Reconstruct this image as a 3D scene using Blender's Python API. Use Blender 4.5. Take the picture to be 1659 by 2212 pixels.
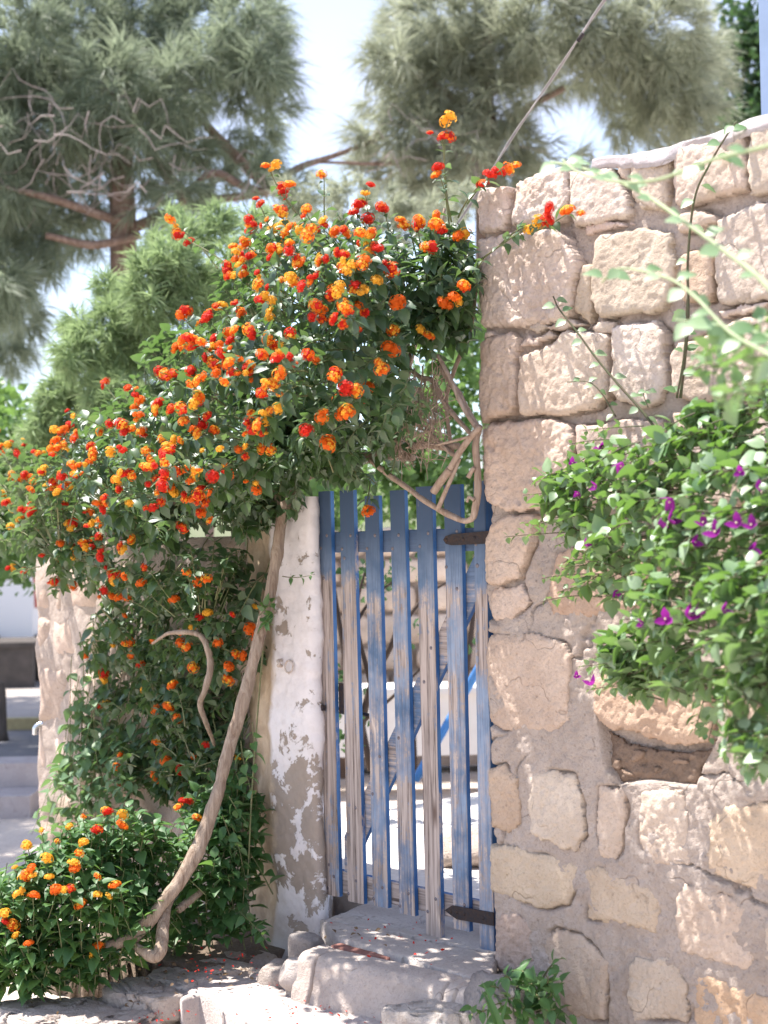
import bpy, math, random
import numpy as np
from mathutils import Vector, Matrix

SC = bpy.context.scene
for o in list(bpy.data.objects):
    bpy.data.objects.remove(o)
COL = SC.collection
random.seed(7)
RNG = np.random.default_rng(7)

# ------------------------------------------------------------------ camera, sky, sun, exposure
FD = 3240.0                    # focal length in survey units
CX, CY = 829.5, 1106.0
EYE = np.array([0.0, 0.0, 1.56])
RHO, PITCH = 0.020, 0.0225
c_r = np.array([math.cos(RHO), 0, -math.sin(RHO)])
c_f = np.array([0, math.cos(PITCH), math.sin(PITCH)])
c_f = c_f - c_r * c_f.dot(c_r); c_f /= np.linalg.norm(c_f)
c_u = np.cross(c_r, c_f)
cam_d = bpy.data.cameras.new('camera')
cam = bpy.data.objects.new('camera', cam_d); COL.objects.link(cam); SC.camera = cam
cam_d.sensor_width = 36.0
cam_d.lens = 36.0 * 1500.0 / 1024.0
cam_d.clip_start = 0.05; cam_d.clip_end = 3000
cam_d.dof.use_dof = True
cam_d.dof.focus_distance = 5.9
cam_d.dof.aperture_fstop = 2.3
mw = Matrix(((c_r[0], c_u[0], -c_f[0], EYE[0]), (c_r[1], c_u[1], -c_f[1], EYE[1]),
             (c_r[2], c_u[2], -c_f[2], EYE[2]), (0, 0, 0, 1)))
cam.matrix_world = mw

# wall frame: x along the wall to the right (towards the viewer), y into the wall, z up
WT = np.array([-0.695, 0.719, 0.0])
WR = -WT
WY = np.array([0.719, 0.695, 0.0])
P0 = np.array([0.377, 5.70, 0.0])

SUN_EL, SUN_PHI = math.radians(67), math.radians(27)
sh = WT * math.cos(SUN_PHI) - WY * math.sin(SUN_PHI)
SUN_DIR = np.array([sh[0] * math.cos(SUN_EL), sh[1] * math.cos(SUN_EL), math.sin(SUN_EL)])
sun_d = bpy.data.lights.new('sun', 'SUN'); sun_d.energy = 5.0; sun_d.angle = math.radians(0.55)
sun_d.color = (1.0, 0.95, 0.88)
sun = bpy.data.objects.new('sun', sun_d); COL.objects.link(sun)
sun.rotation_euler = Vector(SUN_DIR).to_track_quat('Z', 'Y').to_euler()
sun.location = (0, 0, 30)

world = bpy.data.worlds.new('World'); SC.world = world; world.use_nodes = True
wn = world.node_tree; bg = wn.nodes['Background']
sky = wn.nodes.new('ShaderNodeTexSky'); sky.sky_type = 'NISHITA'; sky.sun_disc = False
sky.sun_elevation = SUN_EL; sky.sun_rotation = math.atan2(SUN_DIR[0], SUN_DIR[1])
sky.dust_density = 0.6; sky.air_density = 1.0; sky.ozone_density = 1.0
tc = wn.nodes.new('ShaderNodeTexCoord')
mp = wn.nodes.new('ShaderNodeMapping'); mp.inputs['Scale'].default_value = (1, 1, 2.2)
cn = wn.nodes.new('ShaderNodeTexNoise'); cn.inputs['Scale'].default_value = 2.6; cn.inputs['Detail'].default_value = 7
cr = wn.nodes.new('ShaderNodeMapRange'); cr.inputs['From Min'].default_value = 0.33; cr.inputs['From Max'].default_value = 0.68
cr.inputs['To Min'].default_value = 0.15; cr.inputs['To Max'].default_value = 0.72
mx = wn.nodes.new('ShaderNodeMix'); mx.data_type = 'RGBA'
mx.inputs['B'].default_value = (2.85, 2.8, 3.5, 1)
wn.links.new(tc.outputs['Generated'], mp.inputs['Vector']); wn.links.new(mp.outputs[0], cn.inputs['Vector'])
wn.links.new(cn.outputs['Fac'], cr.inputs['Value']); wn.links.new(cr.outputs[0], mx.inputs['Factor'])
wn.links.new(sky.outputs[0], mx.inputs['A']); wn.links.new(mx.outputs['Result'], bg.inputs['Color'])
bg.inputs['Strength'].default_value = 0.15
vs = SC.view_settings
vs.view_transform = 'Standard'; vs.look = 'None'; vs.gamma = 1.0; vs.use_curve_mapping = False
vs.exposure = 1.38

# ------------------------------------------------------------------ helpers: points
def ray(xd, yd):
    return c_f + c_r * ((xd - CX) / FD) + c_u * ((CY - yd) / FD)
def atY(xd, yd, Y):
    d = ray(xd, yd); return EYE + d * (Y / d[1])
def ground(xd, yd, z):
    d = ray(xd, yd); return EYE + d * ((z - EYE[2]) / d[2])
def to_local(p):
    q = np.asarray(p) - P0; return np.array([q @ WR, q @ WY, q[2]])
def to_world(l):
    l = np.asarray(l, float); return P0 + np.multiply.outer(l[..., 0], WR) + np.multiply.outer(l[..., 1], WY) + np.multiply.outer(l[..., 2], np.array([0, 0, 1.0]))
def WL(xd, yd, y=0.0):            # point of the plane at depth y in the wall frame
    d = ray(xd, yd); t = (y - (EYE - P0) @ WY) / (d @ WY)
    return to_local(EYE + d * t)
def GL(xd, yd, z):
    return to_local(ground(xd, yd, z))
def proj(p):                      # survey coordinates of a world point
    q = np.asarray(p) - EYE; z = q @ c_f
    return CX + FD * (q @ c_r) / z, CY - FD * (q @ c_u) / z
WALL_M = Matrix(((WR[0], WY[0], 0, P0[0]), (WR[1], WY[1], 0, P0[1]), (0, 0, 1, 0), (0, 0, 0, 1)))

# ------------------------------------------------------------------ helpers: noise
def _hash(ix, iy, iz, seed):
    h = (ix.astype(np.int64) * 374761393 + iy.astype(np.int64) * 668265263 + iz.astype(np.int64) * 2147483647 + seed * 974634321) & 0xffffffff
    h = ((h ^ (h >> 13)) * 1274126177) & 0xffffffff
    h = ((h ^ (h >> 16)) * 2246822519) & 0xffffffff
    return ((h ^ (h >> 15)) & 0xffff) / 65535.0
def vnoise(p, seed=0):
    i = np.floor(p); f = p - i; f = f * f * (3 - 2 * f)
    x, y, z = i[:, 0], i[:, 1], i[:, 2]
    r = 0
    for a in (0, 1):
        wx = f[:, 0] if a else 1 - f[:, 0]
        for b in (0, 1):
            wy = f[:, 1] if b else 1 - f[:, 1]
            for c in (0, 1):
                wz = f[:, 2] if c else 1 - f[:, 2]
                r = r + wx * wy * wz * _hash(x + a, y + b, z + c, seed)
    return r * 2 - 1
def fbm(p, scale=1.0, octv=4, seed=0, gain=0.5):
    p = np.asarray(p, float) * scale; a, r, t = 1.0, 0, 0
    for k in range(octv):
        r = r + a * vnoise(p * (2.03 ** k) + 17.3 * k, seed + k); t += a; a *= gain
    return r / t
def p3(a, b, c=0.0):
    a = np.asarray(a, float).ravel(); b = np.asarray(b, float).ravel()
    return np.stack([a, b, np.full_like(a, c)], 1)

# ------------------------------------------------------------------ helpers: objects
def mesh(name, V, F, mats=(), smooth=True, mi=None):
    V = np.asarray(V, np.float32).reshape(-1, 3)
    me = bpy.data.meshes.new(name)
    if isinstance(F, np.ndarray):
        n, k = F.shape
        me.vertices.add(len(V)); me.vertices.foreach_set('co', V.ravel())
        me.loops.add(n * k); me.loops.foreach_set('vertex_index', F.astype(np.int32).ravel())
        me.polygons.add(n); me.polygons.foreach_set('loop_start', np.arange(0, n * k, k, dtype=np.int32))
        me.polygons.foreach_set('loop_total', np.full(n, k, np.int32))
        me.update(calc_edges=True)
    else:
        me.from_pydata([tuple(map(float, v)) for v in V], [], [tuple(map(int, f)) for f in F])
    for m in (mats if isinstance(mats, (list, tuple)) else [mats]):
        me.materials.append(m)
    if mi is not None:
        me.polygons.foreach_set('material_index', np.asarray(mi, np.int32))
    me.polygons.foreach_set('use_smooth', np.full(len(me.polygons), bool(smooth)))
    me.validate()
    return me
def obj(name, me, parent=None, color=None, kind=None):
    o = bpy.data.objects.new(name, me); COL.objects.link(o)
    if parent is not None: o.parent = parent
    if color is not None: o.color = (*color, 1.0) if len(color) == 3 else color
    if kind: o['kind'] = kind
    return o
def tag(o, label, cat, group=None):
    o['label'] = label; o['category'] = cat
    if group: o['group'] = group
    return o
def thing(name, label, cat, loc=(0, 0, 0), group=None, wall=False):
    o = bpy.data.objects.new(name, None); COL.objects.link(o); o.empty_display_size = 0.1
    if wall: o.matrix_world = WALL_M
    else: o.location = tuple(loc)
    return tag(o, label, cat, group)
def structure(o):
    o['kind'] = 'structure'; return o

def tubes(paths, sides=8, cap=True):
    """paths: list of (points, radii); returns V, F(quads) of all tubes joined"""
    VV, FF, n0 = [], [], 0
    for pts, rad in paths:
        pts = np.asarray(pts, float); n = len(pts)
        rad = np.broadcast_to(np.asarray(rad, float), (n,))
        tg = np.gradient(pts, axis=0); tg /= (np.linalg.norm(tg, axis=1, keepdims=True) + 1e-9)
        up = np.array([0.31, 0.2, 0.93]) if abs(tg[0][2]) < 0.9 else np.array([0.9, 0.3, 0.1])
        ang = np.linspace(0, 2 * math.pi, sides, endpoint=False)
        rings = []
        a = np.cross(tg[0], up); a /= np.linalg.norm(a)
        for i in range(n):
            a = a - tg[i] * (a @ tg[i]); a /= (np.linalg.norm(a) + 1e-9); b = np.cross(tg[i], a)
            rings.append(pts[i] + rad[i] * (np.outer(np.cos(ang), a) + np.outer(np.sin(ang), b)))
        V = np.concatenate(rings + ([pts[:1], pts[-1:]] if cap else []))
        q = []
        k = np.arange(sides); k2 = (k + 1) % sides
        for i in range(n - 1):
            q.append(np.stack([i * sides + k, i * sides + k2, (i + 1) * sides + k2, (i + 1) * sides + k], 1))
        if cap:
            c0, c1 = n * sides, n * sides + 1
            h = np.arange(0, sides, 2)
            q.append(np.stack([np.full(len(h), c0), (h + 2) % sides, (h + 1) % sides, h], 1))
            e = (n - 1) * sides
            q.append(np.stack([np.full(len(h), c1), e + h, e + (h + 1) % sides, e + (h + 2) % sides], 1))
        FF.append(np.concatenate(q) + n0); VV.append(V); n0 += len(V)
    return np.concatenate(VV), np.concatenate(FF)
def smooth_path(pts, m=6, jit=0.0, rng=RNG):
    pts = np.asarray(pts, float); n = len(pts)
    if n < 3:
        t = np.linspace(0, 1, m + 1)[:, None]; out = pts[0] * (1 - t) + pts[-1] * t
    else:
        out = []
        P = np.vstack([2 * pts[0] - pts[1], pts, 2 * pts[-1] - pts[-2]])
        for i in range(1, n):
            a, b, c, d = P[i - 1], P[i], P[i + 1], P[i + 2]
            for t in np.linspace(0, 1, m, endpoint=False):
                out.append(0.5 * (2 * b + (c - a) * t + (2 * a - 5 * b + 4 * c - d) * t * t + (3 * b - a - 3 * c + d) * t ** 3))
        out.append(pts[-1]); out = np.array(out)
    if jit: out[1:-1] += rng.normal(0, jit, out[1:-1].shape)
    return out
def lerp_r(r, n):
    r = np.atleast_1d(np.asarray(r, float)); return np.interp(np.linspace(0, 1, n), np.linspace(0, 1, len(r)), r)

def sdf(poly, X, Y):              # positive inside
    poly = np.asarray(poly, float); d = np.full(X.shape, 1e9); ins = np.zeros(X.shape, bool)
    for i in range(len(poly)):
        a, b = poly[i], poly[(i + 1) % len(poly)]
        e = b - a; wx, wy = X - a[0], Y - a[1]
        t = np.clip((wx * e[0] + wy * e[1]) / (e @ e + 1e-12), 0, 1)
        d = np.minimum(d, (wx - e[0] * t) ** 2 + (wy - e[1] * t) ** 2)
        if abs(b[1] - a[1]) > 1e-12:
            c = ((a[1] > Y) != (b[1] > Y)) & (X < (b[0] - a[0]) * (Y - a[1]) / (b[1] - a[1]) + a[0])
            ins ^= c
    return np.sqrt(d) * np.where(ins, 1, -1)
def sheet(A, B, H, mask, back, fmap):
    """grid sheet (A,B) raised by H with a skirt down to `back`; fmap(a,b,h)->xyz"""
    n, m = A.shape
    q = mask[:-1, :-1] & mask[1:, :-1] & mask[1:, 1:] & mask[:-1, 1:]
    idx = np.arange(n * m).reshape(n, m)
    F = np.stack([idx[:-1, :-1][q], idx[1:, :-1][q], idx[1:, 1:][q], idx[:-1, 1:][q]], 1)
    e = np.concatenate([F[:, [0, 1]], F[:, [1, 2]], F[:, [2, 3]], F[:, [3, 0]]])
    key = np.sort(e, 1); kk = key[:, 0] * (n * m) + key[:, 1]
    u, inv, cnt = np.unique(kk, return_inverse=True, return_counts=True)
    be = e[cnt[inv] == 1]
    used = np.unique(F); bv = np.unique(be)
    mp_ = np.full(n * m, -1); mp_[used] = np.arange(len(used))
    mb = np.full(n * m, -1); mb[bv] = len(used) + np.arange(len(bv))
    a, b, h = A.ravel(), B.ravel(), H.ravel()
    V = np.concatenate([fmap(a[used], b[used], h[used]), fmap(a[bv], b[bv], np.full(len(bv), back) if np.isscalar(back) else back.ravel()[bv])])
    S = np.stack([mp_[be[:, 1]], mp_[be[:, 0]], mb[be[:, 0]], mb[be[:, 1]]], 1)
    return V, np.concatenate([mp_[F], S])
wall_map = lambda a, b, h: np.stack([a, -h, b], 1)
top_map = lambda a, b, h: np.stack([a, b, h], 1)

def box(x0, x1, y0, y1, z0, z1):
    V = [(x, y, z) for x in (x0, x1) for y in (y0, y1) for z in (z0, z1)]
    F = [(0, 1, 3, 2), (4, 6, 7, 5), (0, 4, 5, 1), (2, 3, 7, 6), (0, 2, 6, 4), (1, 5, 7, 3)]
    return np.array(V, float), np.array(F)
def join(parts):
    V, F, n = [], [], 0
    for v, f in parts:
        V.append(v); F.append(np.asarray(f) + n); n += len(v)
    return np.concatenate(V), np.concatenate(F)
_ico = {}
def ico(sub):
    if sub not in _ico:
        import bmesh
        bm = bmesh.new(); bmesh.ops.create_icosphere(bm, subdivisions=sub, radius=1)
        _ico[sub] = (np.array([v.co[:] for v in bm.verts]), np.array([[v.index for v in f.verts] for f in bm.faces])); bm.free()
    return _ico[sub]
def rock(dims, seed, cuts=7, rough=0.10, sub=5, flat_top=None, crack=0.0, pw=0.55):
    V, F = ico(sub); V = V.copy(); rg = np.random.default_rng(seed)
    V = np.sign(V) * np.abs(V) ** pw
    for k in range(cuts):
        d = rg.normal(size=3); d /= np.linalg.norm(d); lim = rg.uniform(0.72, 1.0)
        t = V @ d; V -= np.outer(np.maximum(t - lim, 0), d) * 0.9
    if flat_top is not None: V[:, 2] = np.where(V[:, 2] > flat_top, flat_top + (V[:, 2] - flat_top) * 0.12, V[:, 2])
    nrm = V / np.linalg.norm(V, axis=1, keepdims=True)
    V = V * np.asarray(dims)
    s = 1.0 / max(dims)
    d = fbm(V, 1.6 * s, 5, seed) + 0.45 * fbm(V, 6 * s, 5, seed + 9, .6) + 0.3 * (0.3 - np.abs(fbm(V, 3.5 * s, 4, seed + 15))) + 0.12 * fbm(V, 22 * s, 3, seed + 50) - crack * np.exp(-(fbm(V, 2.2 * s, 4, seed + 30) / 0.03) ** 2)
    return V + nrm * (d * rough * min(1, 1))[:, None] * np.mean(dims), F

# ------------------------------------------------------------------ helpers: materials
def mat(name, rough=0.9):
    m = bpy.data.materials.new(name); m.use_nodes = True; nt = m.node_tree
    b = nt.nodes['Principled BSDF']; b.inputs['Roughness'].default_value = rough
    b.inputs['Specular IOR Level'].default_value = 0.3
    return m, nt, b
class G:
    def __init__(s, nt): s.nt = nt
    def n(s, t, **kw):
        nd = s.nt.nodes.new('ShaderNode' + t)
        for k, v in kw.items():
            if hasattr(nd, k) and not k[0].isupper(): setattr(nd, k, v)
            else: s.set(nd.inputs[k.replace('_', ' ')], v)
        return nd
    def set(s, sock, v):
        if isinstance(v, bpy.types.NodeSocket): s.nt.links.new(v, sock)
        else: sock.default_value = v
    def coord(s, scale=(1, 1, 1), kind='Object', loc=(0, 0, 0), rot=(0, 0, 0)):
        c = s.n('TexCoord'); m = s.n('Mapping'); m.inputs['Scale'].default_value = scale; m.inputs['Location'].default_value = loc
        m.inputs['Rotation'].default_value = rot
        s.nt.links.new(c.outputs[kind], m.inputs['Vector']); return m.outputs[0]
    def noise(s, vec, scale, detail=4, rough=0.55, dist=0.0):
        nd = s.n('TexNoise'); s.set(nd.inputs['Vector'], vec); nd.inputs['Scale'].default_value = scale
        nd.inputs['Detail'].default_value = detail; nd.inputs['Roughness'].default_value = rough; nd.inputs['Distortion'].default_value = dist
        return nd.outputs['Fac']
    def vor(s, vec, scale, feature='F1'):
        nd = s.n('TexVoronoi'); nd.feature = feature; s.set(nd.inputs['Vector'], vec); nd.inputs['Scale'].default_value = scale
        return nd.outputs['Distance']
    def rng(s, v, a, b, c=0.0, d=1.0):
        nd = s.n('MapRange'); s.set(nd.inputs['Value'], v); nd.inputs['From Min'].default_value = a; nd.inputs['From Max'].default_value = b
        nd.inputs['To Min'].default_value = c; nd.inputs['To Max'].default_value = d; return nd.outputs[0]
    def math(s, op, a, b=0.0, c=None):
        nd = s.n('Math'); nd.operation = op; s.set(nd.inputs[0], a); s.set(nd.inputs[1], b)
        if c is not None: s.set(nd.inputs[2], c)
        return nd.outputs[0]
    def mix(s, f, a, b, mode='MIX'):
        nd = s.n('Mix'); nd.data_type = 'RGBA'; nd.blend_type = mode
        s.set(nd.inputs['Factor'], f)
        for k, v in (('A', a), ('B', b)):
            if isinstance(v, tuple) and len(v) == 3: v = (*v, 1)
            s.set(nd.inputs[k], v)
        return nd.outputs['Result']
    def bump(s, h, strength=0.5, dist=0.01, normal=None):
        nd = s.n('Bump'); s.set(nd.inputs['Height'], h); nd.inputs['Strength'].default_value = strength; nd.inputs['Distance'].default_value = dist
        if normal is not None: s.set(nd.inputs['Normal'], normal)
        return nd.outputs[0]
    def xyz(s, vec):
        nd = s.n('SeparateXYZ'); s.set(nd.inputs[0], vec); return nd.outputs

def stone_mat(name, dark, mid, light, stain=(0.20, 0.14, 0.10), bump=0.5, tint=True, scale=1.0, stain_amt=0.55, pits=0.35):
    m, nt, b = mat(name, 0.98); b.inputs['Specular IOR Level'].default_value = 0.08; g = G(nt); v = g.coord()
    if tint:
        oi = g.n('ObjectInfo'); off = g.math('MULTIPLY', oi.outputs['Random'], 37.0)
        va = g.n('VectorMath'); va.operation = 'ADD'; g.set(va.inputs[0], v); g.set(va.inputs[1], off); v = va.outputs[0]
    n1 = g.noise(v, 5 * scale, 5, 0.6); n2 = g.noise(v, 22 * scale, 5, 0.65); n3 = g.noise(v, 110 * scale, 3, 0.6)
    c = g.mix(g.rng(n1, 0.30, 0.70), dark, light)
    c = g.mix(g.rng(n2, 0.35, 0.75, 0.0, 0.7), c, mid)
    n4 = g.noise(v, 2.6 * scale, 6, 0.7, 0.4)
    c = g.mix(g.rng(n4, 0.56, 0.72, 0, stain_amt), c, stain)
    pv = g.vor(v, 34 * scale); pit = g.rng(pv, 0.10, 0.22, 1, 0)
    pit = g.math('MULTIPLY', pit, g.rng(n2, 0.5, 0.62))
    c = g.mix(g.math('MULTIPLY', pit, pits), c, (0.16, 0.11, 0.08))
    c = g.mix(g.rng(n3, 0.3, 0.7, 0.0, 0.35), c, dark)
    n5 = g.noise(v, 85 * scale, 5, 0.75); c = g.mix(g.rng(n5, 0.52, 0.66, 0, 0.4), c, tuple(x * 0.62 for x in dark))
    cl = g.math('ABSOLUTE', g.math('SUBTRACT', g.noise(v, 2.6 * scale, 3, 0.5, 0.1), 0.5)); ck = g.rng(cl, 0.0, 0.005, 1, 0)
    ck = g.math('MULTIPLY', ck, g.rng(n1, 0.5, 0.56)); c = g.mix(g.math('MULTIPLY', ck, 0.4), c, (0.13, 0.09, 0.07))
    if tint: c = g.mix(1.0, c, oi.outputs['Color'], 'MULTIPLY')
    g.set(b.inputs['Base Color'], c)
    h = g.math('ADD', g.math('MULTIPLY', n2, 0.6), g.math('MULTIPLY', n3, 0.6))
    h = g.math('SUBTRACT', h, g.math('MULTIPLY', g.math('ADD', pit, ck), 0.5)); h = g.math('ADD', h, g.math('MULTIPLY', n5, 1.0))
    g.set(b.inputs['Normal'], g.bump(h, bump, 0.012))
    return m
M_STONE = stone_mat('limestone', (0.45, 0.36, 0.30), (0.60, 0.50, 0.43), (0.73, 0.64, 0.575), bump=0.75)
M_STONE_LOW = stone_mat('yellow_limestone', (0.47, 0.375, 0.305), (0.59, 0.49, 0.41), (0.69, 0.595, 0.515), stain=(0.36, 0.265, 0.185), stain_amt=0.5, bump=0.75)
M_MORTAR = stone_mat('lime_mortar', (0.36, 0.29, 0.245), (0.475, 0.395, 0.345), (0.61, 0.53, 0.48), stain=(0.29, 0.23, 0.185), tint=False, bump=0.9, pits=0.4, scale=1.0)
M_DARKMORTAR = stone_mat('old_mortar', (0.20, 0.145, 0.11), (0.25, 0.18, 0.14), (0.33, 0.25, 0.2), tint=False, bump=0.7)
M_SLAB = stone_mat('worn_slab', (0.39, 0.335, 0.30), (0.48, 0.425, 0.385), (0.56, 0.505, 0.465), stain=(0.29, 0.24, 0.21), stain_amt=0.6, bump=0.6, scale=0.9, pits=0.25)
M_ROCK = stone_mat('pale_rock', (0.36, 0.315, 0.285), (0.49, 0.445, 0.405), (0.61, 0.57, 0.525), stain=(0.30, 0.20, 0.145), bump=1.0, scale=0.9)
M_GREYROCK = stone_mat('grey_rock', (0.13, 0.12, 0.12), (0.22, 0.205, 0.20), (0.33, 0.31, 0.30), stain=(0.10, 0.09, 0.085), bump=0.8)

def paint_wood(name, side=False, rail=False):
    m, nt, b = mat(name, 0.72); g = G(nt)
    oi = g.n('ObjectInfo'); rnd = g.math('MULTIPLY', oi.outputs['Random'], 29.0)
    v0 = g.coord()
    va = g.n('VectorMath'); va.operation = 'ADD'; g.set(va.inputs[0], v0); g.set(va.inputs[1], rnd); v = va.outputs[0]
    sc = (3.0, 75, 75) if rail else (75, 75, 2.4)
    mp = g.n('Mapping'); mp.inputs['Scale'].default_value = sc; g.set(mp.inputs['Vector'], v); vg = mp.outputs[0]
    mp2 = g.n('Mapping'); mp2.inputs['Scale'].default_value = (6, 26, 26) if rail else (26, 26, 5.0); g.set(mp2.inputs['Vector'], v); vm = mp2.outputs[0]
    grain = g.noise(vg, 1.0, 4, 0.65, 0.3); grain2 = g.noise(vg, 2.6, 3, 0.6)
    wood = g.mix(g.rng(grain, 0.36, 0.58), (0.085, 0.06, 0.05), (0.48, 0.40, 0.36))
    wood = g.mix(g.rng(g.noise(v, 7, 3), 0.35, 0.7, 0, 0.6), wood, (0.38, 0.32, 0.29))
    # knots
    kv = g.n('Mapping'); kv.inputs['Scale'].default_value = (2.2, 9, 9) if rail else (9, 9, 2.2); g.set(kv.inputs['Vector'], v)
    kd = g.vor(kv.outputs[0], 1.0)
    wood = g.mix(g.rng(kd, 0.06, 0.16, 0.85, 0), wood, (0.09, 0.05, 0.035))
    fresh = (0.025, 0.10, 0.28) if side else (0.09, 0.15, 0.25)
    faded = (0.06, 0.165, 0.37) if side else (0.25, 0.315, 0.425)
    z = g.xyz(v0)[2]
    paint = g.mix(g.rng(g.noise(v, 5, 4, 0.6), 0.36, 0.62), fresh, faded)
    if not side: # tops kept their paint, darkened with dirt and painted-in shrub shade; the rest bleached
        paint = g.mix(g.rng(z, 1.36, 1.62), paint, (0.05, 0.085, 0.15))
    paint = g.mix(g.rng(grain2, 0.36, 0.52, 0.45, 0), paint, (0.06, 0.08, 0.13))
    wear = g.xyz(oi.outputs['Color'])[0]; z = g.math('ADD', z, g.xyz(oi.outputs['Color'])[1])
    big = g.noise(v, 3.2, 3, 0.6); mid = g.noise(vm, 1.0, 4, 0.7)
    k = g.math('ADD', g.math('MULTIPLY', big, 0.85), g.math('MULTIPLY', mid, 0.55))
    k = g.math('ADD', k, g.math('MULTIPLY', grain, 0.4))
    k = g.math('ADD', k, wear); k = g.math('ADD', k, g.math('MULTIPLY', g.math('SUBTRACT', g.noise(v, 42, 4, 0.7), 0.5), 0.35))
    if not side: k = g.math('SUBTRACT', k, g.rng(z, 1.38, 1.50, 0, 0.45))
    mask = g.math('MAXIMUM', g.rng(k, 0.945, 0.985), g.rng(k, 0.80, 1.02, 0, 0.75))
    if side: mask = g.math('MULTIPLY', g.rng(g.math('ADD', k, -0.25), 0.90, 1.02), 0.9)
    g.set(b.inputs['Base Color'], g.mix(mask, paint, wood))
    h = g.math('ADD', g.math('MULTIPLY', grain, g.rng(mask, 0, 1, 0.5, 1.0)), g.math('MULTIPLY', mask, -0.25))
    g.set(b.inputs['Normal'], g.bump(h, 0.55, 0.004))
    return m
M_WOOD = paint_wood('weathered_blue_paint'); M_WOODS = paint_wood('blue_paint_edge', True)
M_RAIL = paint_wood('weathered_rail', False, True)
def plain(name, col, rough=0.6, var=0.25, scale=30, metallic=0.0, bump=0.0, col2=None):
    m, nt, b = mat(name, rough); g = G(nt); v = g.coord(); n = g.noise(v, scale, 5, 0.6)
    c2 = col2 or tuple(x * (1 - var) for x in col)
    g.set(b.inputs['Base Color'], g.mix(g.rng(n, 0.3, 0.7), c2, col)); b.inputs['Metallic'].default_value = metallic
    if bump: g.set(b.inputs['Normal'], g.bump(n, bump, 0.01))
    return m
M_IRON = plain('rusty_iron', (0.018, 0.02, 0.028), 0.7, scale=60, bump=0.4, col2=(0.05, 0.03, 0.022))
M_NAIL = plain('nail_head', (0.20, 0.22, 0.27), 0.55, scale=300, col2=(0.12, 0.06, 0.035))

def leaf_mat(name, c1, c2, trans, back=None, rough=0.5, tf=0.35, spec=0.35):
    m, nt, b = mat(name, rough); g = G(nt); b.inputs['Specular IOR Level'].default_value = spec
    ge = g.n('NewGeometry'); oi = g.n('ObjectInfo')
    r = g.math('FRACT', g.math('ADD', ge.outputs['Random Per Island'], oi.outputs['Random']))
    c = g.mix(r, c1, c2)
    v = g.coord(); c = g.mix(g.rng(g.noise(v, 40, 3), 0.35, 0.7, 0, 0.35), c, tuple(x * 0.6 for x in c1))
    if back: c = g.mix(ge.outputs['Backfacing'], c, back)
    g.set(b.inputs['Base Color'], c)
    t = nt.nodes.new('ShaderNodeBsdfTranslucent'); g.set(t.inputs['Color'], (*trans, 1))
    ms = nt.nodes.new('ShaderNodeMixShader'); ms.inputs[0].default_value = tf
    nt.links.new(b.outputs[0], ms.inputs[1]); nt.links.new(t.outputs[0], ms.inputs[2])
    nt.links.new(ms.outputs[0], nt.nodes['Material Output'].inputs['Surface'])
    return m
M_LANT = leaf_mat('lantana_leaf', (0.030, 0.068, 0.030), (0.085, 0.145, 0.068), (0.16, 0.30, 0.06), (0.12, 0.165, 0.10), 0.42, 0.26, 0.7)
M_LSHR = leaf_mat('shrub_leaf', (0.045, 0.115, 0.040), (0.085, 0.18, 0.06), (0.20, 0.38, 0.07), (0.11, 0.18, 0.09), 0.48, 0.30, 0.45)
M_CREEP = leaf_mat('creeper_leaf', (0.08, 0.16, 0.07), (0.17, 0.26, 0.14), (0.2, 0.36, 0.1), (0.12, 0.18, 0.1), 0.5, 0.30)
M_BOUG = leaf_mat('bougainvillea_leaf', (0.08, 0.165, 0.06), (0.31, 0.40, 0.25), (0.22, 0.44, 0.05), (0.15, 0.23, 0.11), 0.42, 0.22, 0.7)
M_PINE = leaf_mat('pine_needle', (0.13, 0.175, 0.12), (0.29, 0.33, 0.25), (0.34, 0.40, 0.27), None, 0.5, 0.42)
M_PINE2 = leaf_mat('pine_needle_pale', (0.18, 0.21, 0.145), (0.35, 0.365, 0.275), (0.42, 0.45, 0.32), None, 0.5, 0.42)
M_FEATH = leaf_mat('feathery_leaf', (0.13, 0.20, 0.09), (0.32, 0.40, 0.22), (0.36, 0.48, 0.22), None, 0.6, 0.40)
M_HEDGE = leaf_mat('hedge_leaf', (0.06, 0.13, 0.04), (0.14, 0.23, 0.09), (0.25, 0.42, 0.1), None, 0.45, 0.35)
M_DARKT = leaf_mat('dark_tree_leaf', (0.025, 0.055, 0.025), (0.05, 0.10, 0.04), (0.10, 0.22, 0.05), None, 0.5, 0.25)
def petal_mat(name, col, tr):
    return leaf_mat(name, tuple(x * 0.85 for x in col), col, tr, None, 0.6, 0.3, 0.2)
M_RED = petal_mat('red_petal', (0.62, 0.022, 0.012), (0.75, 0.05, 0.01))
M_ORANGE = petal_mat('orange_petal', (0.78, 0.145, 0.012), (0.9, 0.22, 0.01))
M_YELLOW = petal_mat('yellow_petal', (0.84, 0.42, 0.04), (0.9, 0.5, 0.04))
M_MAG = petal_mat('magenta_bract', (0.24, 0.018, 0.235), (0.42, 0.03, 0.40))
M_CREAM = plain('cream_petal', (0.7, 0.62, 0.4), 0.6)
M_STEM = plain('green_stem', (0.14, 0.19, 0.07), 0.6, col2=(0.17, 0.14, 0.08))
M_DSTEM = plain('dark_stem', (0.06, 0.085, 0.035), 0.6, col2=(0.09, 0.06, 0.04))
M_PSTEM = plain('pale_stem', (0.30, 0.36, 0.20), 0.6)
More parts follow.
